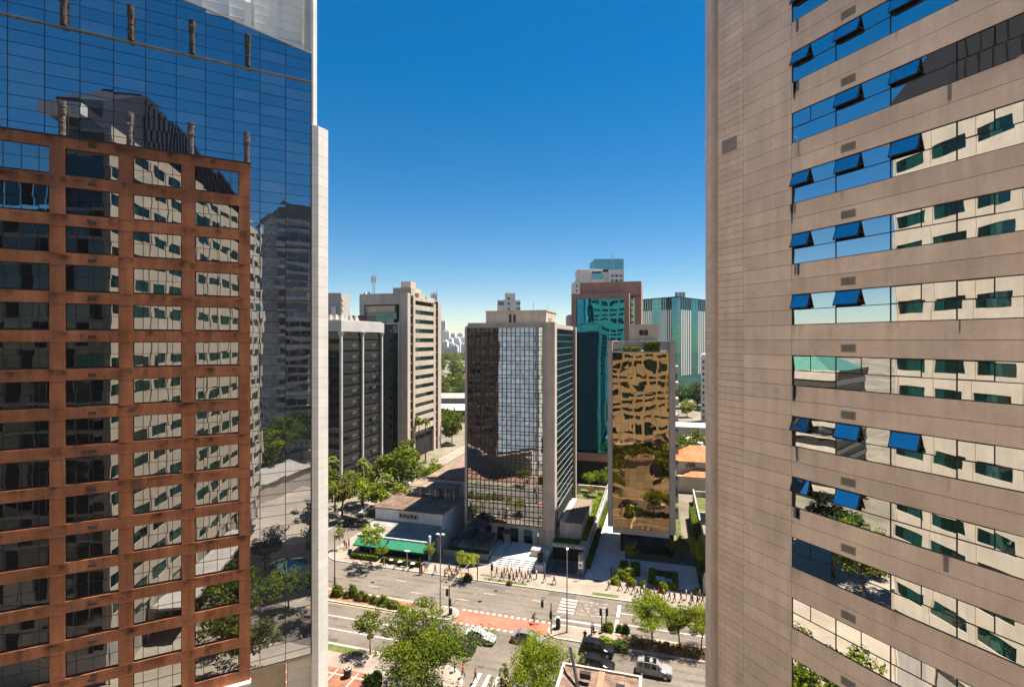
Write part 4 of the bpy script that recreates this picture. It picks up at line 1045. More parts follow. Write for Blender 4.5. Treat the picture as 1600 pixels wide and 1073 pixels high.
# ---- skyline far away between the towers
sk = [('pale blue slender far tower, tallest on the skyline', 688, 696, 500, 1500, 0), ('beige far tower with a stepped top beside the tallest one', 691, 702, 515, 1300, 1), ('white far tower, second from the tallest', 700, 707, 527, 1250, 2),
      ('grey far tower peeping between white ones', 703.5, 711, 520, 1600, 0), ('wide white far slab at the skyline centre', 709, 718, 526, 1200, 2), ('grey capped far tower at the right end of the skyline', 714.5, 723, 520, 1600, 0), ('white far slab at the right end of the skyline', 717, 731, 525, 1250, 2), ('cream far tower low in front of the beige stepped one', 690, 699, 531, 1100, 1), ('low pale far block before the grey far tower', 701, 709, 534, 1100, 2), ('beige far block right of the skyline centre', 713, 719, 531, 1100, 1), ('low grey far block at the foot of the white slabs', 705, 715, 538, 1050, 0), ('cream far block lowest at the right end of the skyline', 720, 728, 535, 1050, 1)]
mats_far = [surf('hazed_grey', (.52,.54,.56), .9, .05, .05), surf('hazed_beige', (.74,.68,.61), .9, .05, .05), surf('hazed_pale', (.82,.80,.79), .9, .05, .05)]  # tones paled so the distance haze sits in the colour
for lab, xa, xb, yt, Z, mi in sk:
    t = thing('distant_tower', lab, 'tower', (0, Z, 0), 0, 'distant skyline towers')
    x0, x1, zt = WB(xa, xb, yt, Z)
    b = MB(); b.box(x0, x1, 0, 25, 0, zt-3); b.box(x0+(x1-x0)*.2, x1-(x1-x0)*.2, 3, 20, zt-3, zt)
    b.build('tower_body', mats_far[mi], t)
    b = MB()
    for c in range(3):
        xx = x0+(x1-x0)*(.12+.3*c); b.box(xx, xx+(x1-x0)*.13, -.3, -.01, 10, zt-8)
    b.build('window_strip', mats_far[0] if mi else M['stone_mid'], t)
# low buildings in the gap
t = thing('long_grey_hall', 'long low hall with a grey violet roof in the gap between towers', 'hall', (-38, 312, 0))
b = MB(); b.box(-10,22,0,16,0,6); b.prism([(-11,-1),(23,-1),(23,17),(-11,17)], 6, 8, 0, [(-10,5),(22,5),(22,11),(-10,11)]); b.build('hall_body', M['roof_metal'], t)
t = thing('flat_white_hall', 'flat white roofed building with a lime green wall in the gap', 'building', (-34, 258, 0))
b = MB(); b.box(-12,16,0,22,3.0,5.6,1); b.box(-13,17,-1,23,5.6,6.2,0); b.box(-12,16,.4,22,0,3.0,0)
b.build('hall_body', [M['whitepaint'], M['leaf_wall'] if 'leaf_wall' in M else M['grass']], t)
for i, (x, y, w_, d_) in enumerate(((-60,470,14,10),(-78,480,16,10),(-50,500,18,11),(-70,455,10,9))):
    t = thing('red_roof_house', ['low house with a red tiled roof, nearest the gap centre','red roofed house at the left of the far row','wide red roofed house farthest back in the gap','small red roofed house in front of the far row'][i], 'house', (x, y, 0), .1*i, 'red roofed houses in the gap')
    b = MB(); b.box(0,w_,0,d_,0,5); b.build('wall', M['white_far'], t)
    b = MB(); b.prism([(-.6,-.6),(w_+.6,-.6),(w_+.6,d_+.6),(-.6,d_+.6)], 5, 8, 0, [(2,d_/2-.1),(w_-2,d_/2-.1),(w_-2,d_/2+.1),(2,d_/2+.1)]); b.build('roof', M['tile_red'], t)
# orange roofed house on the right
t = A('orange_roof_house', 'two storey cream house with a bright orange tiled roof', 'house', 4.3, 146)
b = MB(); b.box(0,15,2.5,12,0,8); b.box(0,15,0,2.49,0,4.4); b.build('wall', M['cream'], t)
b = MB(); b.prism([(-.7,1.8),(15.7,1.8),(15.7,12.7),(-.7,12.7)], 8, 11.4, 0, [(3.6,7.1),(13,7.1),(13,7.4),(3.6,7.4)]); b.build('roof', M['tile_orange'], t)
b = MB(); b.prism([(1.2,-.5),(15,-.5),(15,2.47),(1.2,2.47)], 4.4, 6.2, 0, [(5,2.0),(11,2.0),(11,2.4),(5,2.4)]); b.build('porch_roof', M['tile_orange'], t)
for x in (2.4, 7.4): 
    b = MB(); b.box(x,x+2.4,2.44,2.498,6.3,7.5); b.build('window', M['glass_dark'], t)
b = MB(); b.box(8,9.4,-.05,-.004,1.8,2.6); b.build('vent_window', M['dark'], t)
t = A('white_flat_roof_block', 'low white block with skylights behind the orange roofed house', 'building', 8, 182)
b = MB(); b.box(0,20,0,14,0,6); b.box(1,19,1,13,6,6.5); b.box(3,8,4,9,6.5,7.3,1); b.box(11,16,4,9,6.5,7.3,1); b.build('block_body', [M['whitepaint'], M['stone_grey']], t)
t = A('white_flat_roof_block', 'long grey flat roofed building farther behind the orange house', 'building', 6, 215)
b = MB(); b.box(0,26,0,12,0,6); b.box(-.3,26.3,-.3,12.3,6,6.7); b.build('block_body', M['stone_grey'], t)

# ---- restaurant with green awnings
t = A('restaurant', 'low white restaurant with brown corrugated roof behind a grey metal lean-to roof', 'restaurant', -56.5, 87.3)
b = MB(); b.box(0,15,6.2,6.4,0,6.6); b.box(14.8,15,6.41,17,0,6.6); b.box(0,.2,6.41,17,0,6.6); b.box(.21,14.79,6.41,17,0,6.0)
b.box(0.2,14.8,.2,6.15,0,2.4)
b.build('white_wall', M['lime_wall'], t)
b = MB()
for i in range(15):
    y0 = 6.3+ (17.2-6.3)/15*i; dy = (17.2-6.3)/15
    b.prism([(-.3,y0),(15.3,y0),(15.3,y0+dy*.55),(-.3,y0+dy*.55)], 6.62, 6.86); b.prism([(-.3,y0+dy*.55),(15.3,y0+dy*.55),(15.3,y0+dy),(-.3,y0+dy)], 6.62, 6.68)
b.build('corrugated_roof', M['roof_brown'], t)
b = MB(); b.box(-.35,15.35,6.1,6.28,6.55,6.75); b.build('eaves_board', M['timber'], t)
b = MB()
for i in range(40):
    x = .0+.375*i
    for dz, xw0, xw1 in ((0, 0, .2), (-.05, .2, .375)):
        b.quad((x+xw0,.0,3.45+dz),(x+xw1,.0,3.45+dz),(x+xw1,6.19,4.35+dz),(x+xw0,6.19,4.35+dz))
b.build('lean_to_roof', M['roof_metal'], t)
b = MB(); b.box(-.1,15.2,-.25,-.01,2.95,3.5); b.box(15.0,15.3,-.2,.5,0,4.6); b.build('fascia', M['whitepaint'], t)
b = MB(); b.box(.3,14.8,.02,.18,0,2.9); b.build('dark_front', M['room'], t)
b = MB()
b.box(5.4,9.8,6.14,6.195,5.0,6.1)
b.build('wall_poster', M['stone_tan'], t)
b = MB()
for i in range(5): b.box(5.6+.8*i,6.2+.8*i,6.10,6.138,5.2+.1*(i%2),5.9-.1*(i%3))
b.build('poster_pictures', M['louver'], t)
for x0, x1 in ((.3, 6.7), (7.1, 15.2)):
    b = MB(); n = 1
    b.quad((x0,-2.35,2.35),(x1,-2.35,2.35),(x1,-.26,3.2),(x0,-.26,3.2)); b.quad((x0,-2.35,2.1),(x1,-2.35,2.1),(x1,-2.352,2.35),(x0,-2.352,2.35)); b.quad((x1,-2.35,2.1),(x1,-.26,2.7),(x1,-.26,3.2),(x1,-2.35,2.35)); b.quad((x0,-2.35,2.1),(x0,-.26,2.7),(x0,-.26,3.2),(x0,-2.35,2.35))
    b.build('green_awning', M['awning'], t)
    b = MB()
    for x in (x0+.05, x1-.05): b = MB(); b.tube([(x,-2.3,.15),(x,-2.3,2.1)], .03, 6); b.build('awning_post', M['darkmet'], t)
t = A('rear_building', 'longer white building with a sloping brown sheet roof behind the restaurant', 'building', -51.5, 108)
b = MB(); b.box(0,10.5,0,32,0,9.2); b.build('white_wall', M['lime_wall'], t)
b = MB()
n = len(b.v); b.v += [(-.3,-.4,9.3),(10.8,-.4,9.3),(10.8,32.3,9.3),(-.3,32.3,9.3),(-.3,-.4,9.7),(10.8,-.4,10.7),(10.8,32.3,10.7),(-.3,32.3,9.7)]
for f in ((0,3,2,1),(4,5,6,7),(0,1,5,4),(1,2,6,5),(2,3,7,6),(3,0,4,7)): b.f.append(tuple(n+i for i in f)); b.m.append(0)
for i in range(26): b.quad((-.3,.2+1.25*i,9.73),(-.3,.35+1.25*i,9.73),(10.8,.35+1.25*i,10.73),(10.8,.2+1.25*i,10.73))
b.build('sheet_roof', M['roof_brown'], t)
b = MB(); b.box(2.6,3.4,-.04,-.004,7.4,8.2); b.box(10.52,10.56,1,1.8,5,7.2); b.build('vent_opening', M['dark'], t)
t = A('roof_shack', 'brown roofed open shack standing on the restaurant roof', 'shed', -53.5, 102.2, None, 6.7)
b = MB(); b.prism([(0,0),(11,0),(11,4),(0,4)], 2.2, 2.35, 0, [(0,.05),(11,.05),(11,4.1),(0,4.1)]); b.build('shack_roof', M['roof_brown'], t)
b = MB(); [b.box(x,x+.15,.3,.45,.1,2.19) for x in (.3,2.6,4.9,6.2,8.6,10.5)]; b.build('shack_post', M['whitepaint'], t)
b = MB(); b.box(.5,10.5,3.2,3.4,.1,2.19); b.box(.7,2.0,1.2,2.4,.1,1.2); b.box(5.2,6.8,1.0,2.4,.1,1.5); b.box(8.8,9.6,1,2,.1,1.3); b.build('shack_equipment', M['stone_grey'], t)
# ---- timber roofed kiosk, near bottom edge
k0 = P(884, 1036, 8.2)
ko = k0 - (G(0,6.3)-G(0,0)); ko.z = 0
t = thing('pavilion', 'near pavilion with a weathered brown timber roof in a pale rim', 'pavilion', ko, AV)
b = MB(); b.box(0,7.2,0,6,0,7.9); b.build('pavilion_wall', M['stone_tan'], t)
b = MB()
for i in range(11): b.box(.0+.657*i,.64+.657*i,-.1,6.1,8.0,8.1+.02*(i%3))
b.build('timber_roof', M['timber'], t)
b = MB(); b.box(-.3,7.55,6.1,6.35,7.9,8.3); b.box(-.3,-.0,-.2,6.09,7.9,8.3); b.box(7.25,7.55,-.2,6.09,7.9,8.3); b.build('roof_rim', M['kerb'], t)
b = MB(); b.box(5.2,6.0,3.6,4.4,8.14,8.4); b.build('roof_hatch', M['darkmet'], t)
b = MB(); b.box(3.4,4.0,-.05,6.05,8.15,8.2); b.build('rust_strip', M['tile_red'], t)
f = thing('floodlight', 'dark floodlight arm mounted over the timber pavilion roof', 'floodlight', ko + (G(.5,4.6)-G(0,0)) + Vector((0,0,8.1)), AV)
b = MB(); b.tube([(0,1.4,1.9),(.2,.9,1.9),(1.1,-1.2,.4),(1.2,-1.5,.1)], .16, 8); b.tube([(1.2,-1.5,0),(1.2,-1.5,.3)], .2, 8); b.build('lamp_arm', M['darkmet'], f)
b = MB(); b.box(1.3,2.3,-.8,-.3,.5,1.0); b.build('lamp_head', M['darkmet'], f)
# ================================================================== PLANTING
def leaf_cloud(seed, R, H, zc, nclump, nleaf, size, hollow=.35, flat=1.0, clump=.30, droop=0.0):
    """leaves gathered in uneven clumps through an ellipsoid crown of radius R, height H, centred at zc"""
    g = np.random.default_rng(seed)
    d = g.normal(size=(nclump, 3)); d /= np.linalg.norm(d, axis=1)[:, None]
    rad = g.uniform(hollow, .92, nclump)**.7
    lump = 1 + .28*np.sin(3.1*np.arctan2(d[:,1], d[:,0])+seed) + .16*g.normal(size=nclump)
    c = d*rad[:, None]*np.clip(lump, .55, 1.3)[:, None]
    c[:, 2] = np.where(c[:, 2] < 0, c[:, 2]*.75, c[:, 2])
    cr = clump*g.uniform(.55, 1.25, nclump)
    idx = g.integers(0, nclump, nleaf)
    e = g.normal(size=(nleaf, 3)); e /= np.linalg.norm(e, axis=1)[:, None]
    e[:, 2] = e[:, 2]*.75+.12
    p = c[idx] + e*(cr[idx]*g.uniform(.45, 1.05, nleaf)**.6)[:, None]
    if droop: p[:, 2] -= droop*g.uniform(0, 1, nleaf)**2*(np.hypot(p[:,0], p[:,1]))
    p = p*np.array([R, R, H*.5*flat]); p[:, 2] += zc
    nrm = e*.7 + g.normal(size=(nleaf, 3))*.5 + np.array([0, 0, .45]); nrm /= np.linalg.norm(nrm, axis=1)[:, None]
    t = np.cross(nrm, g.normal(size=(nleaf, 3))); t /= np.linalg.norm(t, axis=1)[:, None]
    b = np.cross(nrm, t)
    s = size*g.uniform(.6, 1.3, nleaf)[:, None]
    quad = np.stack([p-t*s*.5, p-b*s*.32+nrm*s*.06, p+t*s*.5, p+b*s*.32+nrm*s*.06], 1)
    return quad, c*np.array([R, R, H*.5*flat]) + np.array([0, 0, zc])
def quads_mesh(name, quad, m):
    n = len(quad); me = bpy.data.meshes.new(name)
    me.vertices.add(4*n); me.vertices.foreach_set('co', quad.reshape(-1).astype(np.float32))
    me.loops.add(4*n); me.loops.foreach_set('vertex_index', np.arange(4*n, dtype=np.int32))
    me.polygons.add(n); me.polygons.foreach_set('loop_start', np.arange(0, 4*n, 4, dtype=np.int32))
    me.materials.append(m); me.update(calc_edges=True); me.validate(); return me
TREE = {}
def tree_meshes(kind):
    if kind in TREE: return TREE[kind]
    # kind: seed, R, H, zc, clumps, leaves, leaf size, trunk r, trunk height
    K = dict(big=(21, 5.7, 7.4, 5.6, 80, 20000, .25, .26, 3.6, .25, .30), small=(2, 1.9, 3.2, 3.9, 22, 2200, .24, .08, 2.4, .3, .36), willow=(3, 4.6, 6.2, 3.9, 100, 19000, .20, .2, 2.0, .4, .30),
             median_a=(4, 3.1, 3.6, 4.3, 60, 13000, .19, .11, 2.5, .3, .34), median_b=(5, 2.0, 3.8, 4.0, 32, 6500, .20, .09, 2.4, .3, .36), broad=(6, 6.4, 11, 10, 60, 6500, .60, .3, 6, .35, .28),
             mid=(7, 4.8, 7.0, 6.6, 44, 4200, .48, .2, 4, .3, .30), airy=(8, 2.7, 3.6, 5.4, 26, 1500, .34, .08, 4.0, .3, .30), flat=(9, 2.4, 1.9, 3.3, 24, 1800, .26, .06, 2.4, .3, .34),
             far=(10, 7.5, 12, 9, 40, 2600, 1.1, .3, 5, .5, .34), shoot=(11, 1.1, 7.0, 8.4, 26, 2200, .22, .06, 6, .1, .30))[kind]
    seed, Rr, Hh, zc, nc, nl, ls, tr, th, hol, cl = K
    q, cc = leaf_cloud(seed, Rr, Hh, zc, nc, nl, ls, hol, 1.0, cl, .25 if kind == 'willow' else 0)
    crown = quads_mesh('crown', q, M['leaf'])
    rnd = random.Random(seed); b = MB()
    fork = Vector((rnd.uniform(-.2,.2), rnd.uniform(-.2,.2), th))
    b.tube([(0,0,-.05),(rnd.uniform(-.08,.08),0,th*.5),fork], [tr*1.25, tr, tr*.85], 8)
    for i in rnd.sample(range(nc), min(9, nc)):
        e = Vector(cc[i]); mid = fork.lerp(e, .5)+Vector((0,0,.35))
        b.tube([fork-Vector((0,0,.2)), mid, e], [tr*.62, tr*.36, tr*.12], 6)
    ob = b.build('trunk', M['bark']); tme = ob.data; bpy.data.objects.remove(ob)
    for p_ in tme.polygons: p_.use_smooth = True
    TREE[kind] = (tme, crown); return TREE[kind]
def tree(kind, label, loc, sc=1.0, rot=0.0, mat='leaf', group=None, name='tree', cat='tree', z=None):
    tme, cme = tree_meshes(kind)
    r = thing(name, label, cat, loc, rot, group); r.scale = (sc,)*3 if not isinstance(sc, tuple) else sc
    a = bpy.data.objects.new('trunk', tme); COL.objects.link(a); a.parent = r
    c = bpy.data.objects.new('crown', cme); COL.objects.link(c); c.parent = r
    c.material_slots[0].link = 'OBJECT'; c.material_slots[0].material = M[mat]
    return r
PV = .15
tree('big', 'large loose crowned tree on the near corner pavement in the foreground', G(-26.2, 54.6, PV), 1.0, .4)
tree('small', 'small round street tree at the near kerb left of the large foreground tree', G(-36.4, 59.0, PV), 1.0, 1.0)
tree('willow', 'dense drooping light green tree beside the timber pavilion', G(-13.0, 56.4, PV), (.86,.86,.98), .2, 'leaf_bright')
tree('shoot', 'slender pale tree with a thin upright crown at the bottom edge', G(-14.0, 45.0, PV), .95, 0, 'leaf_olive')
tree('median_a', 'widest of the three trees planted in the central reservation', P(1019, 1006, PV), 1.0, .3, 'leaf_bright', 'trees in the central reservation')
tree('median_b', 'narrow upright tree between two others in the central reservation', P(1061, 1012, PV), 1.0, .8, 'leaf', 'trees in the central reservation')
tree('median_a', 'yellow green tree nearest the beige tower in the central reservation', P(1096, 1016, PV), (.75,.75,.9), 2.0, 'leaf_yellow', 'trees in the central reservation')
tree('broad', 'tallest leafy street tree beside the brown roofed rear building', G(-61.0, 112, PV), 1.0, .5, 'leaf')
tree('mid', 'light green street tree in front of the tallest street tree', G(-60.9, 103.5, PV), 1.05, 1.5, 'leaf_bright')
tree('mid', 'olive toned tree overhanging the parked cars on the side road', G(-69.9, 101.5, PV), 1.08, 2.1, 'leaf_olive')
tree('mid', 'dark green tree behind the olive toned tree at the white fin', G(-75, 106, PV), 1.0, .6, 'leaf')
tree('mid', 'small spreading tree in front of the dark column tower', G(-71.5, 112, PV), (.95,.95,.9), 3.0, 'leaf_bright')
tree('mid', 'leafy tree between the tall palms and the rear building', G(-60.5, 128, PV), (.8,.8,.85), 2.2, 'leaf_bright')
tree('mid', 'dark leafy tree at the foot of the banded tower', G(-71, 132, PV), .95, 1.2, 'leaf_dark')
tree('airy', 'thin light leaved tree in front of the green awnings', P(580, 884, PV), 1.05, .7, 'leaf_bright')
tree('airy', 'shorter leafy sapling right of the thin tree by the awnings', P(595, 884, PV), (.45,.45,.52), 2.4, 'leaf_bright')
tree('flat', 'small flat topped yellow green tree on the pavement before the steps', P(732, 903, PV), 1.0, .7, 'leaf_yellow')
tree('small', 'climbing shrub at the right end of the green awnings', P(672, 880, PV), (.55,.55,.62), 1.1, 'leaf_bright', None, 'climber', 'shrub')
tree('small', 'thin young tree by the street corner near the white fin', P(531, 858, PV), (.5,.5,.8), 1.7, 'leaf_bright')
tree('far', 'pale leaved tree with thin trunks in the gap beside the banded tower', P(706, 694), (.62,.62,.92), .5, 'leaf')
tree('far', 'big green tree at the left of the gap, behind the halls', (-52, 385, 0), 1.05, .5, 'leaf', 'trees behind the halls')
tree('far', 'big green tree at the right of the gap, behind the halls', (-39, 380, 0), 1.0, 2.5, 'leaf', 'trees behind the halls')
tree('far', 'dark green tree standing deepest behind the halls', (-46, 410, 0), 1.15, 1.5, 'leaf_dark', 'trees behind the halls')
for i, (x, y, s) in enumerate(((103,312,.92),(111,306,1.0),(119,318,1.05))):
    tree('far', ['dark tree below the striped tower, left of its row','dark tree below the striped tower, middle of its row','dark tree below the striped tower, partly behind the pale violet tower'][i], (x, y, 0), s, i*1.3, 'leaf_dark', 'trees below the striped tower')
tree('far', 'lone light green tree by the road behind the gold building', (94, 275, 0), .6, .2, 'leaf_bright')
for i, (x, y, s, m) in enumerate(((-30,232,.62,'leaf'),(-26,226,.5,'leaf_bright'),(-33,246,.6,'leaf_dark'),(-44,338,.8,'leaf'),(-34,345,.75,'leaf_dark'),(-46,520,1.1,'leaf'),(-82,540,1.2,'leaf_dark'),(-62,560,1.2,'leaf'),(-70,620,1.2,'leaf'),(-90,640,1.3,'leaf'))):
    tree('far', ['tree before the flat white hall, left','smaller pale tree before the flat white hall','dark tree at the left wall of the flat white hall','tree behind the long grey hall, left','dark tree behind the long grey hall, right','tree right of the red roofed houses','dark tree at the left of the red roofed houses','tree just behind the red roofed houses','far tree between the red roofs and the woodland, right','far tree between the red roofs and the woodland, left'][i], (x, y, 0), s, i*1.1, m)
for i, (x, y, s) in enumerate(((57,170,.62),(63,174,.66),(69,170,.60))):
    tree('far', ['leafy tree behind the orange roof, beside the gold building','leafy tree behind the middle of the orange roof','leafy tree behind the orange roof, beside the beige tower'][i], (x, y, 0), s, i*1.7, 'leaf')
tree('small', 'pale green young tree on the terrace under the teal tower', P(923, 768, 3.2), (1.0,1.0,.9), .4, 'leaf_bright')
tree('small', 'upright bright hedge tree beside the gold building edge', P(943, 775, 3.2), (.7,.7,1.2), .9, 'leaf_bright')
tree('small', 'reddish shrub under the pale terrace tree', P(925, 775, 3.2), (.8,.8,.45), .2, 'leaf_red' if 'leaf_red' in M else 'leaf_olive', None, 'shrub', 'shrub')
tree('small', 'small tree between the dark forecourt hedges', P(986, 886, PV), (.6,.6,.8), .2, 'leaf_bright')
tree('mid', 'tall yellow leaved tree behind the gate pier at the beige tower edge', P(1098, 905, PV), (.42,.42,.75), .2, 'leaf_yellow')
tree('mid', 'dim leafy tree inside the shaded lobby yard of the gold building', G(3.2, 99, PV), (.35,.35,.5), 1.2, 'leaf_olive')
# trees behind the camera that show in the mirrors
tree('broad', 'leafy forecourt tree reflected in the lower ribbon windows', (-50, 31, 0), .8, .5, 'leaf')
tree('broad', 'dark forecourt tree reflected in the lower ribbon windows', (-58, 36, 0), .85, 1.5, 'leaf_dark')
tree('broad', 'broad tree at the foot of the reflected apartment tower', (36, -46, 0), 1.1, 1.5, 'leaf')
tree('broad', 'second tree at the foot of the reflected apartment tower', (26, -38, 0), .95, .5, 'leaf_bright')
tree('broad', 'third tree at the foot of the reflected apartment tower', (48, -52, 0), 1.1, 2.5, 'leaf_dark')
for i, (x, y, s) in enumerate(((60,-92,1.2),(74,-100,1.3),(50,-104,1.2),(84,-90,1.2))):
    tree('broad', ['leafy tree among the reflected far trees, first from the pavilion','largest of the reflected far trees','dark tree among the reflected far trees','outermost of the reflected far trees'][i], (x, y, 0), s, i*1.1, ('leaf','leaf_bright','leaf_dark','leaf')[i])
for i, (x, y, s) in enumerate(((-12,24,.62),(-16,31,.7),(-3,14,.6),(-20,38,.66),(8,29,.7),(15,22,.72),(-6,36,.7),(0,40,.6))):  # extra trees added to darken the yard in the mirrors
    tree('mid', ['yard tree below the hotel canopy edge','yard tree between the hotel and the brown building','yard tree close under the viewpoint','yard tree near the brown building corner','yard tree nearest the beige tower corner','yard tree along the foot of the beige tower','yard tree midway across the hotel yard','outer yard tree by the near side road'][i] + ', added to darken the reflections', (x, y, 0), s*1.3, i*1.9, ('leaf_dark','leaf','leaf_dark','leaf_olive')[i%4])
for i, (x, y, s) in enumerate(((2,27,.8),(6,19,.75),(-8,29,.6),(10,8,.8))):
    tree('mid', ['yard tree beside the teal awning reflection','yard tree behind the teal awning reflection','small yard tree at the hotel front reflection','yard tree nearest the pavilion reflection'][i], (x, y, 0), s, i*1.1, ('leaf','leaf_olive','leaf_bright','leaf_dark')[i])
tree('mid', 'street tree reflected low in the gold glass', (2, 36, 0), 1.0, 2.5, 'leaf')
tree('mid', 'leafy street tree reflected low in the gold glass beside another', (13, 38, 0), 1.05, .5, 'leaf_bright')
# palms
def palm(label, loc, h, r, group=None):
    t = thing('palm_tree', label, 'palm', loc, random.uniform(0, 6), group)
    b = MB(); b.tube([(0,0,0),(.1,.05,h*.5),(.05,0,h)], [.24,.17,.14], 8); b.build('trunk', M['bark'], t, smooth=True)
    g = random.Random(int(h*100)); b = MB()
    for k in range(34):
        a = 2.399*k; el = R(g.uniform(-35, 75)); L = r*g.uniform(.8, 1.1)
        d = Vector((math.cos(a)*math.cos(el), math.sin(a)*math.cos(el), math.sin(el))); s = Vector((-math.sin(a), math.cos(a), 0))
        pts = [Vector((.05,0,h)) + d*L*f + Vector((0,0,-.55*L*f*f)) for f in (0,.35,.7,1)]
        ww = [.06,.30,.34,.04]
        for i in range(3):
            for sg in (-1, 1):
                b.quad(pts[i], pts[i+1], pts[i+1]+s*ww[i+1]*sg*r*.55+Vector((0,0,-.12)), pts[i]+s*ww[i]*sg*r*.55+Vector((0,0,-.12)))
    b.build('crown', M['leaf_olive'], t)
random.seed(11)
palm('fan palm in front of the dark column tower, right of another palm', P(567, 790), 11.0, 2.2)
palm('fan palm at the edge of the white fin', G(-80.0, 112), 10.8, 2.3)
for i, (x, y, h) in enumerate(((648,716,14.6),(655,718,13.6),(665,722,14.2))):
    palm(['tall slim palm at the banded tower, left of three','tall slim palm at the banded tower, middle of three','tall slim palm at the banded tower, right of three'][i], P(x, y), h, 2.0, 'tall palms by the banded tower')
# shrubs and hedges
def bush_mesh(seed, n=900, size=.14):
    g = np.random.default_rng(seed); e = g.normal(size=(n,3)); e /= np.linalg.norm(e, axis=1)[:,None]
    lob = g.normal(size=(9,3)); lob /= np.linalg.norm(lob, axis=1)[:,None]
    w_ = np.maximum(0, e@lob.T)**6; rr = .68+.42*w_.max(1)+.10*g.normal(size=n)
    p = e*rr[:,None]*g.uniform(.75,1.05,n)[:,None]; p[:,2] = np.abs(p[:,2]+.35)-.02
    nr = e+g.normal(size=(n,3))*.5; nr /= np.linalg.norm(nr,axis=1)[:,None]
    t = np.cross(nr, g.normal(size=(n,3))); t /= np.linalg.norm(t,axis=1)[:,None]; b = np.cross(nr,t); s = size*g.uniform(.7,1.5,n)[:,None]
    return quads_mesh('foliage', np.stack([p-t*s, p-b*s*.7, p+t*s, p+b*s*.7],1), M['leaf'])
BUSH = [bush_mesh(s) for s in (1,2,3)]
def core_mesh():
    b = MB(); pts = [(0,0,0),(0,0,.6),(0,0,1.15)]; b.tube(pts, [.5,.55,.15], 8); o = b.build('core', M['leaf_dark']); m = o.data; bpy.data.objects.remove(o); return m
CORE = core_mesh()
def bush(label, loc, rx, rz, mat='leaf', group=None, name='shrub', cat='shrub', ry=None, rot=0):
    t = thing(name, label, cat, loc, rot, group); t.scale = (rx, ry or rx, rz/1.3)
    for nm, me in (('foliage', BUSH[int(abs(loc[0]*7)) % 3]), ('stem', CORE)):
        o = bpy.data.objects.new(nm, me); COL.objects.link(o); o.parent = t
        if nm == 'foliage': o.material_slots[0].link = 'OBJECT'; o.material_slots[0].material = M[mat]
    return t
gl = 'shrubs along the left central reservation'
for i, (x, y, r, h, lab) in enumerate(((527,930,1.0,1.7,'square clipped shrub nearest the fin in the central reservation'),(542,933,.6,1.0,'low shrub beside the square clipped shrub'),(551,932,.75,1.9,'tallest pointed shrub in the left central reservation'),(563,936,.8,1.3,'loose shrub right of the tallest pointed shrub'),
        (573,938,.65,1.1,'thin yellowish shrub midway along the left reservation'),(585,941,.75,1.1,'rounded shrub midway along the left reservation, before the white patch'),(600,944,.95,1.35,'dense dark shrub near the large tree crown'),(615,948,1.0,1.0,'wide low shrub above the large tree crown'),(631,954,.8,.7,'smallest shrub at the right end of the left reservation row'))):
    bush(lab, P(x, y, PV), r, h, ('leaf','leaf_olive','leaf','leaf_olive')[i%4], gl)
for x, y, r, h, m, lab in ((951,984,.85,1.1,'leaf','spiky shrub at the signal posts on the right reservation'),(968,986,.6,1.0,'leaf','small shrub in the middle of the right reservation trio'),(978,988,.6,1.2,'leaf_dark','dark upright shrub right of the reservation trio'),(947,1006,1.1,.9,'leaf_bright','bright low shrub on the near edge of the right reservation'),(970,1011,1.2,.9,'leaf_dark','dark low shrub on the near edge of the right reservation')):
    bush(lab, P(x, y, PV), r, h, m)
for x, y, r, h, m, lab in ((731,906,.75,1.15,'leaf_dark','dark clipped ball shrub under the flat topped tree'),(962,911,.85,1.2,'leaf_yellow','yellow ball shrub at the left of the forecourt bed'),(965,903,.75,1.1,'leaf_yellow','smaller yellow ball shrub behind the left ball'),(986,914,.8,1.3,'leaf_yellow','yellow ball shrub at the right of the forecourt bed'),
        (1006,918,.45,1.2,'leaf_yellow','small yellow ball shrub alone on the pavement edge'),(1036,924,.7,1.6,'leaf_yellow','tall yellow ball shrub at the hedge frame corner'),(1089,927,.7,.9,'leaf_bright','low green shrub below the gate pier'),(796,912,.5,.5,'leaf','low planting in the verge before the steps')):
    bush(lab, P(x, y, PV), r, h, m, None, 'ball_shrub' if 'ball' in lab else 'shrub')
bush('wide yellow mound of planting between the ball shrubs', P(980, 905, PV), 1.7, 1.9, 'leaf_yellow', None, 'shrub', 'shrub', 1.1, AV)
bush('shaggy green shrub at the bottom edge near the concrete bin', P(585, 1072, PV), 1.2, 1.7, 'leaf_dark')
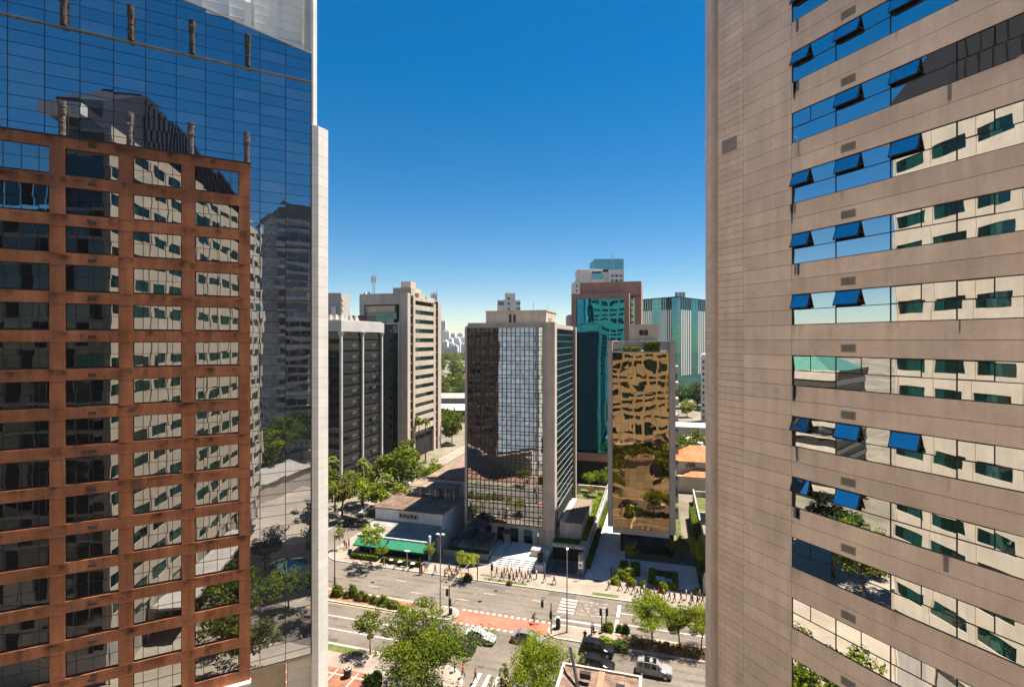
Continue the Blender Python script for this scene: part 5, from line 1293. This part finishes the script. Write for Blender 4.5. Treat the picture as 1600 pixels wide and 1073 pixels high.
def hedge(label, u0, u1, v0, v1, z0, h, mat, seed):
    g = np.random.default_rng(seed); lx, ly = u1-u0, v1-v0; A_ = lx*ly+2*h*(lx+ly); n = int(min(9000, 70*A_))
    face = g.choice(5, n, p=np.array([lx*ly, lx*h, lx*h, ly*h, ly*h])/A_)
    a, c = g.uniform(0,1,n), g.uniform(0,1,n); p = np.zeros((n,3)); nr = np.zeros((n,3))
    for f, (ax, val) in enumerate(((2,h),(1,0),(1,ly),(0,0),(0,lx))):
        k = face == f; o_ = [i for i in range(3) if i != ax]; dim = (lx,ly,h)
        p[k,ax] = val; p[k,o_[0]] = a[k]*dim[o_[0]]; p[k,o_[1]] = c[k]*dim[o_[1]]; nr[k,ax] = 1 if val else -1
    p += g.normal(size=(n,3))*.05; nr += g.normal(size=(n,3))*.6; nr /= np.linalg.norm(nr,axis=1)[:,None]
    t = np.cross(nr, g.normal(size=(n,3))); t /= np.linalg.norm(t,axis=1)[:,None]; b = np.cross(nr,t); s = .12*g.uniform(.7,1.5,n)[:,None]
    th_ = A('hedge', label, 'hedge', u0, v0, None, z0)
    o = bpy.data.objects.new('foliage', quads_mesh('foliage', np.stack([p-t*s,p-b*s*.7,p+t*s,p+b*s*.7],1), M[mat])); COL.objects.link(o); o.parent = th_
    b = MB(); b.box(.06,lx-.06,.06,ly-.06,0,h-.06); b.build('stems', M['leaf_dark'], th_)
hedge('dark hedge at the left of the hedge frame opening', -6.9, -5.7, 91.2, 94.2, PV, 1.3, 'leaf', 1)
hedge('dark hedge right of the small forecourt tree', -5.0, -3.6, 91.2, 94.2, PV, 1.3, 'leaf', 2)
hedge('low hedge forming the left side of the square frame', -1.9, -1.0, 88.9, 92.6, PV, 1.2, 'leaf', 3)
hedge('low hedge forming the right side of the square frame', 2.0, 2.7, 88.9, 92.4, PV, 1.2, 'leaf', 4)
hedge('low hedge forming the far side of the square frame', -1.0, 2.0, 92.0, 92.6, PV, 1.0, 'leaf_dark', 5)
hedge('yellow hedge forming the near side of the square frame', -1.0, 2.7, 88.1, 88.8, PV, .8, 'leaf_yellow', 6)
hedge('tall dark hedge along the garden wall beside the gold building', 6.3, 7.6, 90.5, 125, PV, 2.6, 'leaf', 7)
hedge('bright hedge along the pipe rail wall on the garage deck', -14.5, -13.5, 97, 125, 3.1, 1.0, 'leaf_bright', 8)
hedge('hedge between the pipe rail wall and the driveway', -12.9, -12.2, 92, 128, PV, 1.2, 'leaf', 9)
hedge('deck planting in front of the concrete skylight box', -19.3, -14.6, 94.4, 96.4, 3.1, .35, 'leaf', 10)
hedge('hedge behind the bright lawn wall', 9, 17, 139, 141, .1, 2.2, 'leaf', 11)
hedge('dark planting under the tent canopies', -38.8, -31.2, 90.5, 91.4, PV, 1.3, 'leaf_dark', 12)
hedge('green planter strip under the left green awning', -56, -50.4, 84.0, 84.5, PV, .8, 'leaf', 13)
hedge('green planter strip under the right green awning', -49.6, -41.6, 84.0, 84.5, PV, .8, 'leaf', 14)
hedge('yellow roof planting in the gold building recess, left clump', -6.8, -3.6, 98.1, 98.7, 38.95, .8, 'leaf_yellow', 15)
hedge('green roof planting in the gold building recess, right clump', -2.9, -.2, 98.0, 98.7, 38.95, 1.7, 'leaf', 16)
# far wood as one mass
g = np.random.default_rng(5); qs = []
for i in range(46):
    q, _ = leaf_cloud(100+i, 11, 15, 11, 16, 300, 2.6, .5, 1, .36); q += np.array([g.uniform(-190,-60), g.uniform(880,1150), 0]); qs.append(q)
o = bpy.data.objects.new('woodland', quads_mesh('woodland', np.concatenate(qs), M['leaf'])); COL.objects.link(o); o['kind'] = 'stuff'; tag(o, 'far green woodland below the skyline towers', 'woodland')
# low planting and mulch of the right reservation, grass tufts
g = np.random.default_rng(8); n = 2600
u = g.uniform(-4, 60, n); v = g.uniform(69.8, 72.4, n)
p = np.stack([u*CA+v*SA, -u*SA+v*CA, .16+g.uniform(0,.25,n)],1); t = g.normal(size=(n,3)); t /= np.linalg.norm(t,axis=1)[:,None]; b_ = np.cross(t, g.normal(size=(n,3))); b_ /= np.linalg.norm(b_,axis=1)[:,None]; s = .13
o = bpy.data.objects.new('ground_cover', quads_mesh('ground_cover', np.stack([p-t*s,p-b_*s,p+t*s,p+b_*s],1), M['leaf_olive'])); COL.objects.link(o); o['kind'] = 'stuff'; tag(o, 'low ground cover in the right central reservation', 'ground cover')

# ================================================================== POLES, SIGNALS, STREET FURNITURE
def lamp_post(label, loc, h, heads, mat='grey_metal', name='street_lamp', hm='lamp_white'):
    t = thing(name, label, 'street lamp', loc, AV)
    b = MB(); b.tube([(0,0,0),(0,0,h*.28),(0,0,h*.281),(0,0,h)], [.13,.13,.09,.07], 8); b.tube([(0,0,0),(0,0,.25)], .2, 8); b.build('pole', M[mat], t)
    for dx, dy in heads:
        b = MB(); b.tube([(0,0,h-.15),(dx*.6,dy*.6,h+.15),(dx,dy,h+.12)], .045, 6); b.build('arm', M[mat], t)
        b = MB(); L = math.hypot(dx,dy) or 1; ex, ey = dx/L, dy/L
        b.box(dx-.13, dx+.13, dy-.24, dy+.24, h+.04, h+.2) if abs(dy) > abs(dx) else b.box(dx-.22, dx+.22, dy-.13, dy+.13, h+.04, h+.2)
        b.build('lamp_head', M[hm], t)
lamp_post('dark slim pole standing in the reservation beside the white fin', P(523,927,PV), 9.3, [(0,.35)], 'darkmet', 'street_lamp', 'grey_metal')
lamp_post('tall street lamp with two white heads on the rounded reservation nose', P(688,954,PV), 11.4, [(-.45,.1),(.35,.2)])
lamp_post('tall street lamp with one head near the zebra crossing', P(886,987,PV), 11.4, [(0,.3)])
lamp_post('short double headed lamp on the pavement before the awnings', P(636,884,PV), 2.6, [(-.25,0),(.3,0)])
def signal_box(b, x, y, z, m=0, s=1.0):
    b.box(x-.17*s, x+.17*s, y-.14, y+.14, z-.5*s, z+.5*s, m)
    for i in range(3): b.tube([(x, y-.14, z+.32*s-.32*s*i), (x, y-.30, z+.33*s-.32*s*i)], .11*s, 8, m)
def signal(label, loc, h, arm, boxes, rot=AV):
    t = thing('traffic_light', label, 'traffic light', loc, rot)
    b = MB(); b.tube([(0,0,0),(0,0,h)], [.09,.075], 8); b.build('post', M['darkmet'], t)
    if arm: 
        b = MB(); b.tube([(0,0,h-.05)]+arm, .05, 6); b.build('arm', M['grey_metal'], t)
    for x, y, z in boxes:
        b = MB(); signal_box(b, x, y, z); b.build('signal_head', M['dark'], t)
signal('traffic light on the reservation nose with a long arm over the far lanes', P(702,960,PV), 4.4, [(.4,1.6,5.0),(1.0,6.0,5.3),(4.4,6.6,5.2)], [(-.35,0,3.3),(.1,0,1.9),(4.5,6.6,4.8),(.15,.3,.35)])
b = None
signal('traffic light with an arched arm above the cycle crossing', P(861,989,PV), 4.2, [(-.35,0,4.55),(-.9,.1,4.6),(-1.25,.2,4.4)], [(-1.3,.2,3.85),(0,-.1,2.6)])
signal('left of a close pair of signals at the zebra crossing', P(940,984,PV), 2.9, None, [(-.12,-.05,2.6)])
signal('right of a close pair of signals at the zebra crossing', P(947,985,PV), 3.1, None, [(.12,-.05,2.7)])
t = thing('traffic_sign', 'white rectangular sign on a slim pole beside the garage ramp', 'sign', P(907,906,PV), AV)
b = MB(); b.tube([(0,0,0),(0,0,3.0)], .05, 8); b.build('pole', M['darkmet'], t)
b = MB(); b.box(-.35,.35,-.06,-.02,2.0,3.1); b.build('sign_face', M['lamp_white'], t)
b = MB(); b.box(-.2,.2,-.08,-.062,2.3,2.8); b.build('sign_symbol', M['tile_red'], t)
t = thing('sign_totem', 'narrow dark sign totem on the pavement with a red panel', 'sign', P(656,896,PV), AV)
b = MB(); b.box(-.1,.1,-.1,.1,0,2.7); b.build('post', M['darkmet'], t)
b = MB(); b.box(.22,.5,-.1,.1,.0,1.9); b.build('side_panel', M['tile_red'], t)
t = thing('bollard_pole', 'dark pole with a round sign between the pavement tree and the steps', 'sign', P(746,907,PV), AV)
b = MB(); b.tube([(0,0,0),(0,0,3.4)], .09, 8); b.build('post', M['darkmet'], t)
b = MB(); b.box(-.28,-.05,-.1,.1,2.3,2.9); b.build('sign_box', M['dark'], t)
t = thing('dark_bollard', 'short black information post at the forecourt driveway', 'post', P(955,903,PV), AV)
b = MB(); b.box(-.15,.15,-.15,.15,0,1.7); b.box(-.18,.18,-.18,.18,1.7,1.8); b.build('post', M['dark'], t)
t = thing('litter_bin', 'dark square bin beside the arched traffic light', 'bin', P(872,981,PV), AV)
b = MB(); b.prism([(-.3,-.3),(.3,-.3),(.3,.3),(-.3,.3)], .1, 1.5, 0, [(-.25,-.25),(.25,-.25),(.25,.25),(-.25,.25)]); b.build('bin_body', M['dark'], t)
b = MB(); b.box(-.3,.3,-.3,.3,1.5,1.6); b.build('bin_lid', M['grey_metal'], t)
t = thing('concrete_bin', 'round dark bin with a pale ring lid on the near pavement', 'bin', P(543,1057,PV), AV)
b = MB(); b.tube([(0,0,0),(0,0,.9),(0,0,1.0)], [.42,.48,.5], 16); b.build('bin_body', M['stone_rough'], t)
b = MB(); n = 16
b.tube([(.36*math.cos(2*PI*i/n), .36*math.sin(2*PI*i/n), 1.06) for i in range(n+1)], .06, 6, 0, False); b.build('bin_rim', M['kerb'], t)
b = MB(); b.box(-.3,.3,-.05,.05,1.04,1.1); b.build('lid_bar', M['kerb'], t)
t = thing('board_stand', 'folding board standing at the left end of the awnings', 'board', P(547,866,PV), AV)
b = MB(); b.quad((-.4,-.3,0),(.4,-.3,0),(.4,0,1.1),(-.4,0,1.1)); b.quad((-.4,.3,0),(.4,.3,0),(.4,0,1.1),(-.4,0,1.1)); b.build('board', M['darkmet'], t)
for i, x in enumerate((612, 625, 645)):
    t = thing('cafe_table', ['pavement cafe table nearest the thin tree','pavement cafe table between two others before the awnings','pavement cafe table nearest the sign totem'][i], 'table', P(x, 880+i*3, PV), AV, 'cafe tables before the awnings')
    b = MB(); b.tube([(0,0,.72),(0,0,.75)], .42, 14); b.build('table_top', M['whitepaint'], t)
    b = MB(); b.tube([(0,0,0),(0,0,.72)], .04, 6); b.tube([(0,0,0),(0,0,.03)], .25, 10); b.build('table_leg', M['darkmet'], t)
for i, (x, y) in enumerate(((619,886),(633,888),(640,889))):
    t = thing('parked_bicycle', ['bicycle parked on the pavement before the awnings, left of three','bicycle parked before the awnings, middle of three','bicycle parked before the awnings, right of three'][i], 'bicycle', P(x, y, PV), R(70+10*i), 'bicycles before the awnings')
    def ring(c, r, b): 
        b.tube([(c+r*math.cos(2*PI*k/14), 0, r+r*math.sin(2*PI*k/14)) for k in range(15)], .03, 5, 0, False)
    for c in (-.52, .52):
        b = MB(); ring(c, .33, b); b.build('wheel', M['tyre'], t)
    b = MB(); b.tube([(-.52,0,.33),(-.1,0,.3),(.38,0,.85),(-.2,0,.85),(-.52,0,.33)], .025, 5); b.tube([(-.1,0,.3),(-.22,0,.95)], .025, 5); b.tube([(.52,0,.33),(.36,0,1.0)], .025, 5); b.build('frame', M['darkmet'], t)
    b = MB(); b.box(-.34,-.1,-.07,.07,.95,1.0); b.build('saddle', M['dark'], t)
    b = MB(); b.tube([(.36,-.28,1.02),(.36,.28,1.02)], .02, 5); b.build('handlebar', M['darkmet'], t)

# ================================================================== VEHICLES
SED = [(2.22,.38,.55,.58,.60,.52),(2.08,.25,.64,.70,.80,.70),(1.45,.22,.78,.86,.88,.76),(.92,.22,.90,.95,.90,.74),(.18,.22,.93,1.42,.90,.60),(-.40,.22,.94,1.46,.90,.61),(-.98,.22,.95,1.42,.90,.60),(-1.62,.25,.96,1.03,.89,.72),(-2.08,.30,.92,.98,.82,.70),(-2.22,.42,.76,.80,.72,.62)]
SUV = [(2.18,.42,.66,.70,.66,.58),(2.05,.28,.78,.86,.84,.74),(1.42,.25,.92,1.02,.92,.80),(.98,.25,1.02,1.08,.93,.78),(.40,.25,1.04,1.58,.93,.64),(-.30,.25,1.05,1.66,.93,.66),(-1.25,.25,1.06,1.63,.93,.65),(-1.92,.28,1.08,1.50,.90,.62),(-2.10,.32,1.0,1.12,.86,.72),(-2.16,.44,.84,.88,.78,.66)]
def car(label, loc, rot, paint, prof=SED, group='cars on the avenue', name='car', roofglass=False):
    t = thing(name, label, 'car', loc, rot, group); L = len(prof); b = MB(); w = MB()
    rings = []
    for x, zb, zm, zt, wb, wt in prof:
        r = [(x,-wb*.93,zb),(x,-wb,zb+(zm-zb)*.45),(x,-wb*.98,zm),(x,-wt,zt),(x,-wt*.5,zt+.025)]
        r += [(x,-y,z) for _, y, z in reversed(r)]; rings.append(r); b.v += r
    K = 10
    for i in range(L-1):
        for k in range(K): b.f.append((i*K+k, i*K+(k+1)%K, (i+1)*K+(k+1)%K, (i+1)*K+k)); b.m.append(0)
    b.f.append(tuple(range(K))); b.m.append(0); b.f.append(tuple((L-1)*K+k for k in reversed(range(K)))); b.m.append(0)
    b.build('body', paint, t, smooth=False)
    def pane(p, inset=.07, off=.012):
        p = [Vector(q) for q in p]; c = sum(p, Vector())/4; nn = (p[1]-p[0]).cross(p[3]-p[0]).normalized()
        if nn.dot(c-Vector((c.x*.6,0,.7))) < 0: nn = -nn
        w.quad(*[q+(c-q)*inset+nn*off for q in p])
    for i in range(3, 7):
        for a, c in ((2,3),(7,6)): pane((rings[i][a], rings[i+1][a], rings[i+1][c], rings[i][c]), .10)
    for i in (3, 6): pane((rings[i][3], rings[i+1][3], rings[i+1][6], rings[i][6]), .06)
    if roofglass: pane((rings[4][3], rings[6][3], rings[6][6], rings[4][6]), .12, .07)
    w.build('windows', M['car_glass'], t)
    for x in (1.36, -1.36):
        for s in (-1, 1):
            c = MB(); y = s*prof[4][4]
            c.tube([(x,y-s*.20,.32),(x,y-s*.19,.32),(x,y+s*.01,.32),(x,y+s*.02,.32)], [.28,.32,.32,.27], 16); wh = c.build('wheel', M['tyre'], t)
            c = MB(); c.tube([(x,y+s*.015,.32),(x,y+s*.03,.32)], [.2,.18], 12); c.build('rim', M['rim'], wh)
    for s in (-1, 1):
        c = MB(); x, zm = prof[1][0], prof[1][2]; c.box(x-.04,x+.07,s*.56-.11,s*.56+.11,zm-.12,zm-.02); c.build('headlight', M['lamp_white'], t)
        c = MB(); x, zm = prof[-2][0], prof[-2][2]; c.box(x-.08,x+.03,s*.60-.13,s*.60+.13,zm-.22,zm-.04); c.build('tail_light', M['lamp_red'], t)
        c = MB(); c.box(prof[3][0]-.22,prof[3][0]-.08,s*(prof[3][4]+.02)-.09,s*(prof[3][4]+.02)+.09,prof[3][2],prof[3][2]+.13); c.build('mirror', paint, t)
    return t
M['car_glass'] = mirror('car_glass', (.45,.47,.5), .10, (.006,.006,.008), (.008,.008,.01), 0, wave=0)
def paintm(n, c, metal=0.0): return surf(n, c, .28, .02, 1, metal=metal, spec=.4, coat=.25, fine=0)
cw, cb, cs, cg = paintm('white_car_paint', (.30,.30,.30)), paintm('black_car_paint', (.005,.005,.007)), paintm('silver_car_paint', (.20,.20,.197), .1), paintm('grey_car_paint', (.16,.16,.17), .2)
cr = paintm('red_car_paint', (.5,.02,.02))
car('white sedan driving past the large foreground tree', G(-23.7,66.1,.01), AV-.10, cw)
car('black sedan half hidden under the large foreground tree', G(-25.6,63.3,.01), AV-.05, cb)
car('grey sedan stopped by the cycle crossing behind the drooping tree', G(-17.4,67.6,.01), AV, cg)
car('black estate car next to the reservation kerb', G(-8.0,67.7,.01), AV, cb, SUV)
car('black sedan in the lane behind the timber pavilion', G(-7.7,64.6,.01), AV, cb)
car('silver sport utility car with a dark glass roof', G(-.8,65.4,.01), AV-.03, cs, SUV, 'cars on the avenue', 'car', True)
car('black car partly hidden by the drooping tree', G(-15.2,64.9,.01), AV, cb)
car('white car parked on the side road by the restaurant wall', P(571,803), AV+PI/2+.03, cw, SED, 'cars parked on the side road')
car('black car parked under the olive toned tree', P(547,818), AV+PI/2, cb, SED, 'cars parked on the side road')
car('small red car under the street trees on the side road', P(630,775), AV+PI/2, cr, SED, 'cars parked on the side road')
car('white car crossing behind the pale tree in the gap', P(700,696), AV+.3, cw, SED, 'cars parked on the side road')

# ================================================================== PEOPLE
def person_mesh(pose):
    V = {}; E = []; rad = {}
    def jt(n, p, r): V[n] = Vector(p); rad[n] = r
    st, ar = {'walk': (.26, .22), 'stride': (.36, .32), 'stand': (.03, .04)}[pose]
    jt('pel', (0,0,.94), (.155,.115)); jt('waist', (.01,0,1.10), (.16,.125)); jt('chest', (.02,0,1.30), (.185,.14)); jt('nb', (.02,0,1.45), (.075,.07)); jt('nk', (.03,0,1.52), (.055,.055)); jt('hd', (.05,0,1.62), (.095,.085)); jt('tp', (.05,0,1.72), (.07,.065))
    E += [('pel','waist'),('waist','chest'),('chest','nb'),('nb','nk'),('nk','hd'),('hd','tp')]
    for s, sg in (('l',1),('r',-1)):
        f = sg*st
        jt('hp'+s, (0,sg*.09,.88), (.095,.09)); jt('kn'+s, (f*.45+.05,sg*.10,.50), (.08,.075)); an = (f*.9 if f > 0 else f*.95, sg*.10, .09 if f >= 0 else .14)
        jt('an'+s, an, (.042,.042)); jt('to'+s, (an[0]+.17, sg*.12, .05 if f >= 0 else .03), (.035,.04))
        jt('sh'+s, (.02,sg*.19,1.40), (.07,.065)); a = -sg*ar
        jt('el'+s, (a*.45-.03,sg*.25,1.13), (.045,.042)); jt('wr'+s, (a*1.0+.05,sg*.24,.90), (.033,.03)); jt('ha'+s, (a*1.1+.06,sg*.235,.80), (.040,.022))
        jt('fi'+s, (a*1.14+.07,sg*.23,.72), (.022,.016)); jt('th'+s, (a*1.1+.11,sg*.21,.79), (.014,.013))
        E += [('pel','hp'+s),('hp'+s,'kn'+s),('kn'+s,'an'+s),('an'+s,'to'+s),('chest','sh'+s),('sh'+s,'el'+s),('el'+s,'wr'+s),('wr'+s,'ha'+s),('ha'+s,'fi'+s),('ha'+s,'th'+s)]
    names = list(V); me = bpy.data.meshes.new('person'); me.from_pydata([V[n] for n in names], [(names.index(a), names.index(b)) for a, b in E], [])
    o = bpy.data.objects.new('tmp', me); COL.objects.link(o)
    sk_ = o.modifiers.new('skin', 'SKIN'); sk_.use_smooth_shade = True
    for i, n in enumerate(names): me.skin_vertices[0].data[i].radius = rad[n]
    me.skin_vertices[0].data[0].use_root = True
    o.modifiers.new('sub', 'SUBSURF').levels = 1
    dg = bpy.context.evaluated_depsgraph_get(); dg.update()
    m2 = bpy.data.meshes.new_from_object(o.evaluated_get(dg)); m2.name = 'person'
    bpy.data.objects.remove(o)
    m2.materials.clear()
    for k in ('skin','skin','skin','hair'): m2.materials.append(M[k])
    for p in m2.polygons:
        z = p.center.z; y = abs(p.center.y); x = p.center.x
        if z > 1.50: i = 3 if (z > 1.66 or x < .02) and z > 1.56 else 0
        elif y > .17 and z < 1.12: i = 0
        elif z > .96: i = 1
        else: i = 2
        if z < .07: i = 3
        p.material_index = i; p.use_smooth = True
    return m2
PM = {k: person_mesh(k) for k in ('walk','stride','stand')}
CL = {n: surf('cloth_'+n, c, .9, .08, 2) for n, c in dict(black=(.018,.018,.02), navy=(.02,.03,.07), grey=(.16,.16,.17), white=(.7,.7,.7), red=(.52,.03,.04), pink=(.6,.30,.30), tan=(.38,.27,.18), blue=(.06,.14,.34), brown=(.12,.07,.05), denim=(.05,.08,.16)).items()}
def person(x, y, pose, ang, top, legs, label, z=PV, sc=1.0):
    o = bpy.data.objects.new('person', PM[pose]); COL.objects.link(o)
    o.location = P(x, y, z); o.rotation_euler = (0,0,AV+R(ang)); o.scale = (sc,)*3
    for i, m in ((1, CL[top]), (2, CL[legs])): o.material_slots[i].link = 'OBJECT'; o.material_slots[i].material = m
    tag(o, label, 'person', 'people on the pavements'); return o
ppl = [
 (695,905,'walk',0,'navy','black','person in navy at the flower bed, left of a small group'), (701,907,'stand',40,'white','navy','person in white standing at the flower bed'), (706,902,'walk',180,'pink','navy','person in pink beside the flower bed group'),
 (702,894,'stride',180,'black','black','person in black walking past behind the flower bed group'), (718,894,'walk',0,'brown','black','person in brown left of the flat topped tree'),
 (768,904,'stand',0,'pink','tan','person in pale pink standing alone before the steps'), (784,906,'stride',0,'black','denim','person in black striding below the left of the steps'),
 (793,897,'walk',160,'tan','grey','person in tan at the foot of the steps, beside one in pink'), (799,896,'walk',0,'pink','tan','person in pink at the foot of the steps'), (807,904,'walk',200,'black','navy','person in dark clothes in the crowd below the steps'),
 (812,899,'walk',180,'brown','black','person in brown at the right of the steps'), (821,908,'stride',180,'brown','tan','person in brown with tan trousers walking from the steps'), (825,902,'walk',0,'black','black','person all in black at the corner of the steps'),
 (802,910,'stride',0,'navy','navy','person in navy nearest the kerb below the steps'), (796,911,'stand',90,'brown','brown','person crouched dark beside the verge planting'),
 (851,909,'walk',180,'black','denim','person in black crossing the garage driveway'), (866,912,'stride',180,'red','navy','person in a red shirt crossing the garage driveway'),
 (951,920,'walk',200,'tan','black','person in tan by the driveway edge of the gold building'), (969,921,'stride',0,'brown','black','person in brown passing the yellow ball shrubs'),
 (990,927,'stride',180,'navy','grey','person in navy below the yellow mound'), (1001,934,'walk',180,'brown','tan','person in brown in the pair beyond the yellow mound'), (1006,928,'walk',0,'white','navy','person in white by the small lone yellow ball'),
 (1012,934,'stride',0,'black','black','person in black, left of the close trio'), (1017,935,'walk',180,'navy','black','person in navy in the middle of the close trio'), (1022,934,'stride',0,'grey','navy','person in grey, right of the close trio'),
 (1037,934,'walk',180,'tan','brown','person in tan below the tall yellow ball'), (1054,940,'walk',190,'black','brown','person in black before the hedge frame drive'), (1080,940,'walk',0,'pink','black','person in pink near the gate pier'),
 (1082,943,'walk',180,'brown','black','person in brown in front of the one in pink by the gate pier'), (1093,936,'stand',0,'tan','black','person in tan beside the low green shrub'), (1098,944,'stride',180,'black','grey','person in black at the edge of the beige tower'),
 (914,1003,'stand',90,'black','black','person in black waiting on the reservation'), (924,992,'stand',0,'grey','black','person in grey waiting at the zebra crossing'), (927,991,'walk',180,'navy','black','person in navy stepping off at the zebra crossing'),
 (723,1058,'walk',0,'red','navy','person in red at the near corner under the large tree'), (743,1065,'walk',180,'brown','black','person in brown at the near zebra stripes'), (710,1049,'stand',30,'black','navy','person in black beside the large foreground tree'),
 (538,856,'walk',90,'red','tan','person in red at the side street corner'), (541,858,'walk',90,'pink','black','person in pink following at the side street corner'), (545,854,'stand',0,'brown','black','person in brown standing by the left awning end'),
]
extra = [(713,897,'walk',180,'grey','black','person in grey between the flower bed and the flat topped tree'),(776,900,'walk',0,'black','tan','person in black left of the crowd below the steps'),(788,900,'walk',180,'navy','grey','person in navy at the lower left of the steps'),(815,906,'walk',0,'red','black','person in red in the crowd below the steps'),(829,907,'walk',180,'grey','navy','person in grey leaving the crowd toward the driveway'),(838,904,'stand',0,'white','black','person in white by the ramp corner'),
 (980,924,'walk',0,'black','black','person in black between the yellow balls and the mound'),(996,930,'walk',180,'pink','navy','person in pink below the lone yellow ball'),(1028,936,'walk',0,'red','denim','person in red right of the close trio'),(1046,937,'walk',180,'blue','black','person in blue under the hedge frame corner'),(1064,940,'walk',0,'black','grey','person in black midway to the gate pier'),(1072,936,'stand',0,'white','tan','person in white left of the gate pier'),(1090,945,'walk',180,'navy','black','person in navy beside the kerb near the gate pier'),
 (665,892,'walk',0,'blue','black','person in blue passing the sign totem'),(680,896,'walk',180,'black','navy','person in black between the totem and the flower bed'),(600,886,'walk',0,'brown','black','person in brown passing the cafe tables')]
for a in ppl + extra: person(*a)
# cyclist on the red crossing
bk = P(834, 974, .012)
t = thing('bicycle', 'bicycle being ridden over the red cycle crossing', 'bicycle', bk, AV)
for c in (-.52, .52):
    b = MB(); b.tube([(c+.33*math.cos(2*PI*k/16), 0, .345+.33*math.sin(2*PI*k/16)) for k in range(17)], .03, 6, 0, False); b.build('wheel', M['tyre'], t)
b = MB(); b.tube([(-.52,0,.34),(-.1,0,.3),(.38,0,.85),(-.2,0,.85),(-.52,0,.34)], .025, 5); b.tube([(.52,0,.34),(.36,0,1.0)], .025, 5); b.build('frame', M['darkmet'], t)
b = MB(); b.tube([(.40,-.28,1.04),(.36,0,1.0),(.40,.28,1.04)], .022, 5); b.build('handlebar', M['darkmet'], t)
b = MB(); b.box(-.36,-.1,-.07,.07,.86,.92); b.build('saddle', M['dark'], t)
def rider():
    V = {}; rad = {}; E = []
    def jt(n, p, r): V[n] = Vector(p); rad[n] = r
    jt('pel',(-.2,0,1.0),(.15,.12)); jt('ch',(.05,0,1.38),(.16,.12)); jt('nb',(.12,0,1.50),(.07,.07)); jt('nk',(.15,0,1.56),(.055,.055)); jt('hd',(.19,0,1.66),(.095,.085)); jt('tp',(.2,0,1.76),(.07,.065))
    E += [('pel','ch'),('ch','nb'),('nb','nk'),('nk','hd'),('hd','tp')]
    for s, sg, kz, fz in (('l',1,.82,.5),('r',-1,.62,.2)):
        jt('hp'+s,(-.18,sg*.1,.95),(.09,.09)); jt('kn'+s,(.18,sg*.12,kz),(.065,.06)); jt('an'+s,(-.05,sg*.12,fz),(.045,.045)); jt('to'+s,(.1,sg*.12,fz-.06),(.035,.04))
        jt('sh'+s,(.07,sg*.19,1.44),(.07,.065)); jt('el'+s,(.24,sg*.27,1.22),(.045,.042)); jt('wr'+s,(.38,sg*.26,1.09),(.035,.03)); jt('ha'+s,(.43,sg*.25,1.05),(.03,.03))
        E += [('pel','hp'+s),('hp'+s,'kn'+s),('kn'+s,'an'+s),('an'+s,'to'+s),('ch','sh'+s),('sh'+s,'el'+s),('el'+s,'wr'+s),('wr'+s,'ha'+s)]
    names = list(V); me = bpy.data.meshes.new('person'); me.from_pydata([V[n] for n in names], [(names.index(a), names.index(c)) for a, c in E], [])
    o = bpy.data.objects.new('tmp', me); COL.objects.link(o); o.modifiers.new('skin','SKIN').use_smooth_shade = True
    for i, n in enumerate(names): me.skin_vertices[0].data[i].radius = rad[n]
    me.skin_vertices[0].data[0].use_root = True
    o.modifiers.new('sub','SUBSURF').levels = 1
    dg = bpy.context.evaluated_depsgraph_get(); dg.update(); m2 = bpy.data.meshes.new_from_object(o.evaluated_get(dg)); bpy.data.objects.remove(o)
    m2.materials.clear(); [m2.materials.append(x) for x in (M['skin'], CL['black'], CL['denim'], M['hair'])]
    for p in m2.polygons:
        z = p.center.z; p.use_smooth = True
        p.material_index = 3 if z > 1.69 else 0 if z > 1.55 or (p.center.x > .33 and z > 1) else 1 if z > 1.02 else 2
    return m2
o = bpy.data.objects.new('person', rider()); COL.objects.link(o); o.location = bk; o.rotation_euler = (0,0,AV); tag(o, 'cyclist in black riding over the red crossing', 'person', None)

# ================================================================== AIR
hm_ = bpy.data.materials.new('haze'); hm_.use_nodes = True; hn = hm_.node_tree
hn.nodes.remove(hn.nodes['Principled BSDF'])
pv = hn.nodes.new('ShaderNodeVolumePrincipled'); pv.inputs['Color'].default_value = (.80,.88,1,1); pv.inputs['Density'].default_value = .00004; pv.inputs['Anisotropy'].default_value = .2
hn.links.new(pv.outputs[0], hn.nodes['Material Output'].inputs['Volume'])
b = MB(); b.box(-1500, 1500, -1000, 2600, -1.1, 125); o = b.build('haze', hm_); o['kind'] = 'stuff'; tag(o, 'thin pale city haze', 'haze')
S.cycles.volume_bounces = 1
